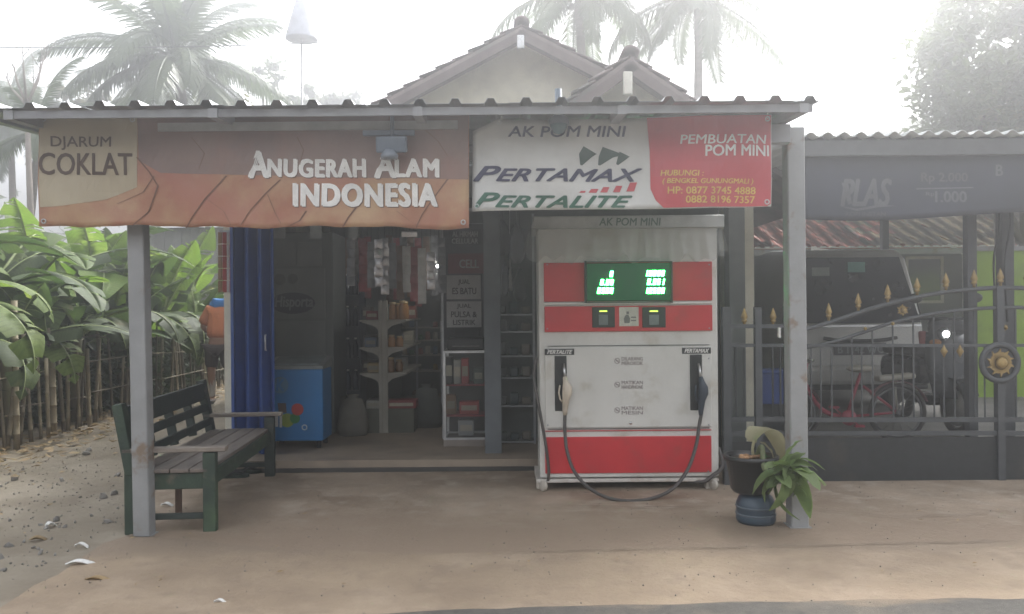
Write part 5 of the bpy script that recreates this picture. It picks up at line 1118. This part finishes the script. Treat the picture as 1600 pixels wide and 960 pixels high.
for px, py0, py1, Y, r in ((26, 690, 470, 7.9, .03), (84, 662, 548, 8.6, .036), (76, 668, 560, 8.4, .02), (140, 650, 545, 9.3, .022), (124, 655, 540, 9.1, .016)):
    a = at(px, py0, Y); a.z = -.05; b = at(px-4, py1, Y); bamboo(a, b, r, M_bam2, 'post', bf)
for z in (.35, .72, 1.0):
    y = 6.0
    while y < 15:
        y1 = y+rf_.uniform(1.6, 2.6); bamboo((-4.95+rf_.uniform(-.03, .03), y, z+rf_.uniform(-.06, .06)), (-5.05+rf_.uniform(-.03, .03), y1, z+rf_.uniform(-.06, .06)), .009, M_bam, 'rail', bf); y = y1-.25

# ================================================================== BANANA PLANTS
M_bl = leafmat('banana_leaf', (.045, .08, .024), (.09, .125, .038), .32, .6, 2, .4, c3=(.2, .16, .06), s3=2.3, r3=(.6, .72), vein=9); M_bl2 = leafmat('young_banana_leaf', (.11, .19, .035), (.19, .25, .065), .45, .6, 2, .3, c3=(.24, .2, .08), s3=2.3, r3=(.63, .74), vein=9)
M_bst = mat('banana_stem', (.2, .22, .1), .6, c2=(.17, .12, .07), scale=4, stretch=(3, 3, .6)); M_brib = mat('leaf_rib', (.35, .42, .18), .5)
def banana_leaf(L_, W_, arch, seed, up):
    r = random.Random(seed); q = B(); n = 26
    # midrib curve in the XZ plane
    P = [Vector((0, 0, 0))]; a = up
    for i in range(n): P.append(P[-1]+Vector((cos(a), 0, sin(a)))*L_/n); a -= arch/n*(.4+1.2*i/n)
    tears = {(s, i) for s in (-1, 1) for i in range(n) if r.random() < .22}
    for s in (-1, 1):
        prev = None; dr = r.uniform(-.05, .15)
        for i in range(3, n+1):
            u = (i-3)/(n-3); w_ = W_*.5*min(1, (u*6)**.6)*min(1, ((1-u)*3.2)**.7+.03)
            if (s, i) in tears: dr = r.uniform(-.15, .5)
            t = (P[i]-P[i-1]).normalized(); nm = Vector((-t.z, 0, t.x))
            def edge(k): return P[i]+Vector((0, s*w_*k, 0))+nm*(.18*w_*k-w_*k*k*(.25+dr))-t*(.12*w_*k)*-1
            cur = [P[i].copy(), edge(.5), edge(1)]
            if prev:
                if (s, i) in tears: prev = [prev[0], prev[1].lerp(cur[1], .55), prev[2].lerp(cur[2], .75)]
                for j in range(2):
                    f = q.bm.faces.new([q.bm.verts.new(v) for v in (prev[j], prev[j+1], cur[j+1], cur[j])]); f.smooth = True
            prev = cur
    bmesh.ops.remove_doubles(q.bm, verts=q.bm.verts[:], dist=.0005)
    k = len(q.bm.faces); q.tube([p+Vector((0, 0, -.004)) for p in P], [.022*(1-.85*i/n) for i in range(n+1)], 5)
    q.bm.faces.ensure_lookup_table()
    for f in list(q.bm.faces)[k:]: f.material_index = 1
    me = bpy.data.meshes.new('leaf'); q.bm.to_mesh(me); q.bm.free(); return me
BL = []
for i, (L_, W_, ar, up) in enumerate(((1.7, .5, 1.9, 1.1), (1.9, .55, 1.5, .9), (1.5, .48, 2.3, .8), (1.8, .52, 2.7, 1.0), (1.4, .5, .7, 1.25))):
    for m in (M_bl, M_bl2): me = banana_leaf(L_, W_, ar, i*7+3, up); me.materials.append(m); me.materials.append(M_brib); BL.append(me)
rb_ = random.Random(31)
def banana(x, y, h, n, label, sc=1.0, bright=.3, grp='banana plants behind the bamboo fence'):
    t = thing('banana_plant', label, 'banana plant', (x, y, 0), grp)
    q = B(); lean = Vector((rb_.uniform(-.12, .12), rb_.uniform(-.12, .12), 0)); q.tube([(0, 0, -.05), lean*.4+Vector((0, 0, h*.5)), lean+Vector((0, 0, h))], [.1*sc, .085*sc, .055*sc], 10); q.done('trunk', M_bst, t, local=True)
    a0 = rb_.random()*6
    for i in range(n):
        k = rb_.randrange(5)*2+(1 if rb_.random() < bright else 0)
        if i == 0: k = 9
        inst(BL[k], 'leaf', t, lean+Vector((0, 0, h-.06)), (rb_.uniform(-.3, .3), rb_.uniform(-.25, .45) if i else -.3, a0+i*2.4+rb_.uniform(-.3, .3)), sc*rb_.uniform(.75, 1.1))
BP = [(-5.7, 6.4, .9, 7, 'low banana plant at the left edge hanging over the fence', .85, .6), (-5.6, 7.9, .85, 7, 'low banana plant hanging over the fence by the tall pale post', .85, .4), (-5.6, 9.2, .85, 7, 'low drooping banana plant left of the left awning post', .85, .4), (-5.6, 10.5, .9, 7, 'low drooping banana plant just left of the awning post', .85, .3), (-5.6, 11.9, .9, 7, 'low drooping banana plant just right of the awning post', .9, .4), (-5.6, 13.2, .9, 7, 'low drooping banana plant above the bench backrest', .9, .4), (-6.0, 7.0, 1.8, 8, 'tall lime leaved banana plant beside the left end of the brown banner', 1.15, .9), (-6.2, 9.3, 1.55, 8, 'banana plant in the second row below the beige banner end', 1.1, .5), (-6.0, 11.6, 1.45, 8, 'banana plant in the second row hidden partly by the post', 1.1, .4),
      (-5.5, 7.3, 1.15, 8, 'banana plant nearest the road at the left picture edge', 1.0, .5), (-5.35, 8.5, 1.0, 8, 'banana plant behind the tallest pale bamboo post', .9, .3), (-6.3, 8.2, 1.7, 8, 'tall banana plant standing back from the fence at the far left', 1.1, .6),
      (-5.4, 9.8, 1.1, 8, 'banana plant left of the awning post, close behind the fence', .95, .3), (-6.2, 10.6, 1.7, 8, 'taller banana plant seen just under the brown banner corner', 1.1, .5), (-5.4, 11.2, 1.05, 8, 'banana plant seen right behind the left awning post', .95, .3),
      (-5.6, 12.6, 1.15, 8, 'banana plant right of the left awning post', 1.0, .3), (-6.6, 12.5, 1.9, 7, 'tall banana plant in front of the grey hut', 1.1, .4), (-5.4, 13.9, 1.1, 8, 'banana plant nearest the person by the blue door', 1.0, .4), (-6.1, 15.3, 1.5, 8, 'banana plant farthest along the lane', 1.1, .4), (-7.2, 9.4, 2.0, 7, 'tallest banana plant at the left, second row', 1.15, .5), (-7.4, 14.6, 1.8, 7, 'banana plant in the second row beside the grey hut', 1.1, .4)]
for b_ in BP: banana(*b_)
# undergrowth that fills in behind the stakes
M_ug = leafmat('undergrowth_leaf', (.035, .06, .02), (.055, .085, .03), .25, .5, 3, .2)
def leafcloud(q, fn, n, s0, s1, r):
    for i in range(n):
        c = fn(r); s = r.uniform(s0, s1); M = Euler((r.uniform(-.9, .9), r.uniform(-.9, .9), r.uniform(0, 6.3))).to_matrix()
        vs_ = [q.bm.verts.new(c+M @ Vector(v)*s) for v in ((-1, 0, 0), (-.1, -.42, .08), (1, 0, -.12), (-.1, .42, .08))]; q.bm.faces.new(vs_)
q = B(); ru = random.Random(5)
leafcloud(q, lambda r: Vector((-5.35-abs(r.gauss(0, .7)), r.uniform(5.8, 16), abs(r.gauss(.3, .45)))), 9000, .03, .11, ru)
leafcloud(q, lambda r: Vector((-6.6-abs(r.gauss(0, 1.2)), r.uniform(5.5, 18), r.uniform(0, 1.9))), 9000, .05, .17, ru)
o = q.done('undergrowth', M_ug, normals=False); o['kind'] = 'stuff'
# grey hut behind the bananas
hut = thing('hut', 'plain grey hut wall showing above the banana leaves beside the left post', 'hut', (-6.3, 17, 0))
a = at(232, 600, 17); b = at(352, 340, 17); M_hut = mat('grey_boards', (.34, .34, .33), .8, c2=(.28, .28, .27), scale=4)
for i in range(9):
    x = a.x+(b.x-a.x)*i/9; q = B(); q.span((x+.004, 17-.008*(i % 2), 0), (x+(b.x-a.x)/9-.004, 17.03, 3.1)); q.done('board', M_hut, hut)
q = B(); q.span((a.x, 17.04, 0), (b.x, 20, 3.1)); q.done('wall', M_hut, hut)
q = B(); q.prism([(a.x-.3, 16.7, 3.12), (a.x-.3, 20.4, 3.5), (a.x-.3, 20.4, 3.56), (a.x-.3, 16.7, 3.18)], (b.x-a.x+.5, 0, 0)); q.done('roof', M_fib, hut)

# ================================================================== PALMS AND TREES
M_pl = leafmat('palm_leaf', (.05, .08, .03), (.08, .11, .045), .28, .35, 3, .2); M_trunk = mat('palm_trunk', (.24, .21, .18), .9, c2=(.16, .14, .12), scale=4, stretch=(.5, .5, 5), bump=.4)
M_bark = mat('bark', (.15, .125, .1), .95, c2=(.09, .075, .06), scale=5, bump=.5)
def frond(L_, arch, seed, up=.0, nl=42, wl=.66):
    r = random.Random(seed); q = B(); n = 16; P = [Vector((0, 0, 0))]; a = up
    for i in range(n): P.append(P[-1]+Vector((cos(a), 0, sin(a)))*L_/n); a -= arch/n*(.5+i/n)
    q.tube(P, [.045*(1-.85*i/n) for i in range(n+1)], 5)
    for s in (-1, 1):
        for i in range(nl):
            u = .14+.85*i/nl; k = u*n; j = min(n-1, int(k)); p = P[j].lerp(P[j+1], k-j); t = (P[j+1]-P[j]).normalized()
            ll = wl*(.45+1.1*sin(pi*min(1, u*.9+.08)))*.75*r.uniform(.85, 1.1); hang = r.uniform(.35, .9)
            d0 = (Vector((0, s, 0))*.85+t*.6+Vector((0, 0, -.1))).normalized(); d1 = (d0+Vector((0, 0, -hang))).normalized(); d2 = (d1+Vector((0, 0, -hang*.9))).normalized()
            m1 = p+d0*ll*.35; m2 = m1+d1*ll*.4; e = m2+d2*ll*.3; w_ = t*.034
            v = [q.bm.verts.new(x) for x in (p-w_*.7, p+w_*.7, m1+w_, m1-w_, m2+w_*.7, m2-w_*.7, e)]
            q.bm.faces.new((v[0], v[1], v[2], v[3])); q.bm.faces.new((v[3], v[2], v[4], v[5])); q.bm.faces.new((v[5], v[4], v[6]))
    bm = q.bm; me = bpy.data.meshes.new('frond'); bm.to_mesh(me); bm.free(); me.materials.append(M_pl); return me
FR = [frond(3.2, 1.5, 1, .2), frond(3.4, 1.1, 2, .15), frond(3.0, 2.0, 3, .25), frond(3.2, .8, 4, .1)]
rp_ = random.Random(41)
def palm(crown, base_xy, label, sc=1.0, n=20, special=None):
    bx, by = base_xy; c = Vector(crown); t = thing('palm_tree', label, 'palm tree', (bx, by, 0)); loc = Vector((bx, by, 0)); q = B(); pts = []; rr_ = []
    for i in range(25):
        k = i/24; pts.append(loc.lerp(c, k)+Vector((sin(k*pi)*.25*sc, 0, 0))); rr_.append((.2-.09*k)*sc*(1+.04*(i % 2)))
    q.tube(pts, rr_, 10); q.done('trunk', M_trunk, t)
    for i in range(n):
        el = R(75-125*(i/n)**.9)+rp_.uniform(-.12, .12); az = i*2.399+rp_.uniform(-.2, .2)
        inst(FR[(i*3+rp_.randrange(2)) % 4], 'frond', t, c-loc, (rp_.uniform(-.25, .25), -el, az), sc*rp_.uniform(.85, 1.1))
    for i in range(6): q = B(); q.ball(c+Vector((.22*cos(i), .22*sin(i), -.2))*1, .1*sc, (1, 1, 1.2), 8); q.done('coconut', mat('coconut', (.12, .14, .05), .6), t)
palm(at(275, 92, 19), (at(292, 480, 19).x, 19), 'large coconut palm with wide drooping fronds above the brown banner', .95, 30)
palm(at(902, -14, 14.2), (at(905, 480, 14.2).x, 14.6), 'coconut palm directly behind the taller gable peak', .62, 26)
palm(at(1090, -8, 14), (at(1068, 480, 14).x, 14.6), 'thin trunked coconut palm right of the smaller gable', .6, 26)
palm(at(60, 205, 15), (at(20, 480, 15).x-.6, 15.5), 'short palm with ragged fronds at the left edge under the eave', .5, 14)
palm(at(240, 150, 30), (at(225, 480, 30).x, 30), 'distant palm low behind the eave left of the large coconut palm', .8, 16)
palm(at(15, 190, 24), (at(5, 480, 24).x, 24), 'distant palm at the far left edge', .7, 16)
M_tl = leafmat('tree_leaf', (.065, .09, .035), (.1, .13, .05), .35, .45, .6, .15); M_tl2 = leafmat('olive_tree_leaf', (.11, .12, .045), (.15, .15, .06), .4, .45, .6, .15)
def tree(x, y, h, rad, label, m, nclump=60, per=110, ls=(.06, .14), trunk_h=.45, flat=.8, seed=1, name='tree', cz=None):
    r = random.Random(seed); t = thing(name, label, 'tree', (x, y, 0)); base = Vector((x, y, 0)); th = h*trunk_h; fork = base+Vector((r.uniform(-.2, .2), 0, th)); q = B(); q.tube([base-Vector((0, 0, .1)), base.lerp(fork, .5)+Vector((.06, 0, 0)), fork], [h*.028, h*.022, h*.018], 9)
    C = base+Vector((0, 0, cz or h-rad*flat)); tips = []
    for i in range(nclump):
        a = r.uniform(0, 6.28); u = r.uniform(-1, 1); k = r.uniform(.45, 1)**.6; d_ = Vector((cos(a)*math.sqrt(1-u*u), sin(a)*math.sqrt(1-u*u), u*flat)); tips.append(C+d_*rad*k*(.8+.3*sin(a*3+seed)))
    lm = tips[:12]
    for p in lm: mid_ = fork.lerp(p, .5)+Vector((r.uniform(-.15, .15), r.uniform(-.15, .15), .15))*rad*.4; q.tube([fork, mid_, p], [h*.012, h*.007, h*.002], 6)
    q.done('trunk', M_bark, t); q = B()
    for p in tips:
        s = rad*r.uniform(.12, .26)
        leafcloud(q, lambda r_: p+Vector((r_.gauss(0, .5)*s, r_.gauss(0, .5)*s, r_.gauss(0, .38)*s)), per, ls[0], ls[1], r)
    q.done('crown', m, t, normals=False, kind='stuff')
tree(at(372, 140, 24).x, 24, 7.7, 1.9, 'rounded leafy tree between the large palm and the house roof', M_tl2, 60, 110, seed=3)
tree(at(1585, 80, 11.5).x, 11.8, 6.6, 1.6, 'tall dark leafy tree filling the upper right corner', M_tl, 110, 170, (.045, .11), seed=9, flat=1.25, cz=4.9)
tree(at(1600, 150, 11).x+.4, 11.6, 4.9, .9, 'olive leaved tree at the right picture edge in front of the dark one', M_tl2, 40, 110, seed=12, flat=1.2)
for i, (px, py, Y, rad, lab) in enumerate(((1395, 190, 30, 1.2, 'low rounded tree top above the right canopy, left of the bright gap'), (1500, 192, 28, 1.3, 'low tree top above the right canopy beneath the dark tree'), (520, 150, 30, 1.1, 'small distant tree top above the eave, left of the house roof'), (490, 158, 34, .9, 'faint small tree top above the eave beside the cone on its pole'), (430, 130, 28, 1.5, 'thin distant tree right of the rounded leafy one'), (118, 150, 26, 1.3, 'distant feathery tree above the eave at the left'))):
    p = at(px, py, Y); tree(p.x, Y, p.z+rad*.4, rad, lab, (M_tl, M_tl2)[i % 2], 26, 80, (.06, .16), seed=20+i)
# bare branches at the upper left
bt_ = thing('bare_tree', 'pale leafless branching tree at the upper left above the eave', 'tree', (at(45, 480, 14).x, 14, 0)); q = B(); rt = random.Random(2)
B0 = at(42, 165, 14); q.tube([(B0.x, 14, -.1), (B0.x+.05, 14, B0.z*.6), B0], [.07, .055, .04], 7)
for px, py in ((64, 92), (35, 75), (20, 100), (72, 80), (8, 118), (52, 120)):
    e = at(px, py, 14+rt.uniform(-.4, .4)); m_ = B0.lerp(e, .55)+Vector((rt.uniform(-.08, .08), 0, 0)); q.tube([B0, m_, e], [.028, .018, .006], 6)
    for k in range(3): f_ = e+Vector((rt.uniform(-.3, .3), rt.uniform(-.2, .2), rt.uniform(.05, .4))); q.tube([m_.lerp(e, .5+.15*k), f_], [.008, .003], 4)
q.done('branches', mat('pale_bark', (.3, .26, .23), .9), bt_)
# distant wood closing the horizon
q = B(); rw_ = random.Random(77)
def wood(r):
    a = r.uniform(-1.25, 1.25); d_ = r.uniform(34, 48); return Vector((sin(a)*d_, cos(a)*d_, abs(r.gauss(0, 2.2))*(.8+.3*sin(a*9))))
leafcloud(q, wood, 24000, .12, .4, rw_); o = q.done('distant_wood', M_tl, normals=False); o['kind'] = 'stuff'
# tall cone on a thin pole, added for a blurred shape; cables
lp_ = thing('sky_cone', 'tall blue grey cone on a thin pole above the eave', 'street lamp', (at(471, 480, 19).x, 19, 0)); p = at(471, 62, 19)
q = B(); q.lathe([(.001, 0), (.38, 0), (.37, .03), (.28, .4), (.165, .8), (.11, 1.08), (.001, 1.09)], p, 20); q.done('cone_body', mat('cone_blue', (.27, .29, .36), .6), lp_); q = B(); q.tube([(p.x, 19, -.1), (p.x, 19, p.z+.02)], .025, 7); q.done('pole', M_steel, lp_)
pole = thing('antenna_pole', 'thin bare antenna pole above the eave left of the house roof', 'pole', (at(570, 480, 22).x, 22, 0)); p = at(570, 124, 22); q = B(); q.tube([(p.x, 22, -.1), p], .02, 6); q.done('mast', M_steel, pole); q = B()
for k in (0, .25, .45): q.tube([p+Vector((-.25+k*.2, 0, -k-.05)), p+Vector((.25-k*.2, 0, -k-.05))], .008, 5)
q.done('crossbars', M_steel, pole)
M_wire = mat('black_cable', (.03, .03, .03), .6)
def wire(a, b, sag, label):
    q = B(); n = 24; q.tube([Vector(a).lerp(Vector(b), i/n)-Vector((0, 0, sag*4*(i/n)*(1-i/n))) for i in range(n+1)], .012, 5); solo(q, 'power_cable', M_wire, label, 'cable')
wire(at(-300, 66, 16), at(520, 66, 17.5), .12, 'thin power cable crossing the sky at the upper left'); wire(at(820, 50, 22), at(1250, 38, 22), .2, 'upper power cable crossing the palms behind the gables'); wire(at(820, 58, 22.2), at(1250, 50, 22.2), .25, 'lower power cable crossing the palms behind the gables')

# ================================================================== PERSON beside the blue door
M_skin = mat('skin', (.32, .17, .11), .6, c2=(.28, .15, .1)); M_orange = mat('orange_shirt', (.5, .17, .07), .8, c2=(.42, .14, .06), scale=6, bump=.3); M_bsh = mat('blue_yoke', (.05, .2, .5), .8, bump=.2); M_short = mat('dark_shorts', (.06, .045, .04), .8); M_trou = mat('pale_sock', (.6, .57, .54), .7); M_hair = mat('black_hair', (.015, .012, .01), .5, bump=.6, bscale=60)
PX = at(343, 600, 11.4).x; PY = 11.4
per = thing('person', 'person in blue and orange shirt and dark shorts bending beside the blue door', 'person', (PX, PY, 0))
def skin_mesh(name, verts, edges, radii, m, par, root=0, sub=2):
    me = bpy.data.meshes.new(name); me.from_pydata(verts, edges, []); me.update(); o = bpy.data.objects.new(name, me); COL.objects.link(o); o.parent = par
    o.modifiers.new('skin', 'SKIN'); s_ = o.modifiers.new('sub', 'SUBSURF'); s_.levels = sub; s_.render_levels = sub
    for i, r in enumerate(radii): me.skin_vertices[0].data[i].radius = r if isinstance(r, tuple) else (r, r); me.skin_vertices[0].data[i].use_root = (i == root)
    me.materials.append(m)
    for p in me.polygons: p.use_smooth = True
    return o
# bending forward, back to the camera side; local axes: x right, y away
V_ = [(0, 0, .86), (0, .04, 1.02), (0, .12, 1.2), (0, .2, 1.36), (0, .3, 1.42), (0, .37, 1.4),
      (-.1, 0, .82), (-.11, -.02, .46), (-.11, .03, .09), (-.11, -.09, .05), (.1, .0, .82), (.115, .06, .46), (.12, .09, .09), (.12, -.03, .05),
      (-.2, .2, 1.33), (-.3, .16, 1.1), (-.2, .3, .98), (.2, .2, 1.33), (.3, .18, 1.1), (.2, .32, .98)]
E_ = [(0, 1), (1, 2), (2, 3), (3, 4), (4, 5), (0, 6), (6, 7), (7, 8), (8, 9), (0, 10), (10, 11), (11, 12), (12, 13), (3, 14), (14, 15), (15, 16), (3, 17), (17, 18), (18, 19)]
Rd = [(.15, .11), (.13, .1), (.15, .11), (.15, .1), .055, .055, .085, .06, .04, .035, .085, .06, .04, .035, .06, .045, .03, .06, .045, .03]
bd = skin_mesh('body', V_, E_, Rd, M_skin, per)
sh = skin_mesh('shirt', [(0, 0, .9), (0, .04, 1.04), (0, .12, 1.22), (0, .2, 1.37), (-.19, .2, 1.34), (-.3, .16, 1.12), (.19, .2, 1.34), (.3, .18, 1.12)], [(0, 1), (1, 2), (2, 3), (3, 4), (4, 5), (3, 6), (6, 7)], [(.2, .13), (.2, .13), (.22, .135), (.21, .12), .1, .09, .1, .09], M_orange, per)
yk = skin_mesh('shirt_yoke', [(-.2, .185, 1.375), (-.1, .18, 1.41), (0, .18, 1.43), (.1, .18, 1.41), (.2, .185, 1.375)], [(0, 1), (1, 2), (2, 3), (3, 4)], [(.06, .08), (.09, .1), (.1, .105), (.09, .1), (.06, .08)], M_bsh, per, 2)
so_ = skin_mesh('shorts', [(0, 0, .88), (-.1, 0, .78), (-.11, -.01, .5), (.1, 0, .78), (.115, .04, .5)], [(0, 1), (1, 2), (0, 3), (3, 4)], [(.17, .13), .11, .095, .11, .095], M_short, per)
for s, (x, y) in ((-1, (-.11, .02)), (1, (.12, .08))):
    skin_mesh('sock', [(x, y-.0, .09), (x, y-.01, .25), (x, y-.03, .44)], [(0, 1), (1, 2)], [.046, .055, .062], M_trou, per, 0, 1)
    q = B(); q.ball((x, y-.05, .045), .06, (.75, 1.9, .7), 12); q.done('shoe', M_black, per, local=True)
    for k in range(5):   # fingers and thumb, loosely curled
        bx_ = s*.2+(k-2)*.018 if k < 4 else s*.155; by_ = .31; L_ = (.06, .07, .066, .052, .045)[k]
        skin_mesh('finger', [(bx_, by_, .955), (bx_*1.0-(s*.012 if k == 4 else 0), by_+.015, .955-L_*.55), (bx_*.98, by_+.035, .955-L_)], [(0, 1), (1, 2)], [.009, .0085, .007], M_skin, per, 0, 1)
    q = B(); q.ball((s*.2, .305, .965), .042, (1, .55, 1.05), 10); q.done('hand', M_skin, per, local=True)
q = B(); q.ball((0, .43, 1.36), .1, (.8, 1.0, 1.12), 16, (R(-35), 0, 0)); q.ball((0, .52, 1.29), .016, (1, 1.2, 1.4), 8); 
for s in (-1, 1): q.ball((s*.083, .42, 1.36), .022, (.5, 1, 1.4), 8)
hd = q.done('head', M_skin, per, local=True)
for s in (-1, 1): q = B(); q.ball((s*.032, .508, 1.335), .011, n=8); q.done('eye', M_whitep, hd, local=True)
q = B(); q.ball((0, .505, 1.255), .02, (1.2, .5, .4), 8); q.done('mouth', mat('lips', (.3, .12, .1), .5), hd, local=True)
q = B(); q.ball((0, .405, 1.395), .108, (.84, 1.0, 1.0), 14, (R(-35), 0, 0)); q.done('hair', M_hair, hd, local=True)

# ================================================================== HAZE BOX added in place of lens glare
q = B(); q.span((-95, -85, -1), (95, 100, 15.5)); hz = q.done('glare_haze', None); hz['kind'] = 'stuff'
mh = bpy.data.materials.new('glare_haze'); mh.use_nodes = True; N = mh.node_tree.nodes; N.remove(N['Principled BSDF']); pv = N.new('ShaderNodeVolumePrincipled')
pv.inputs['Color'].default_value = (.96, .97, 1, 1); pv.inputs['Density'].default_value = .032; pv.inputs['Anisotropy'].default_value = .85
mh.node_tree.links.new(pv.outputs[0], N['Material Output'].inputs['Volume']); hz.data.materials.append(mh)
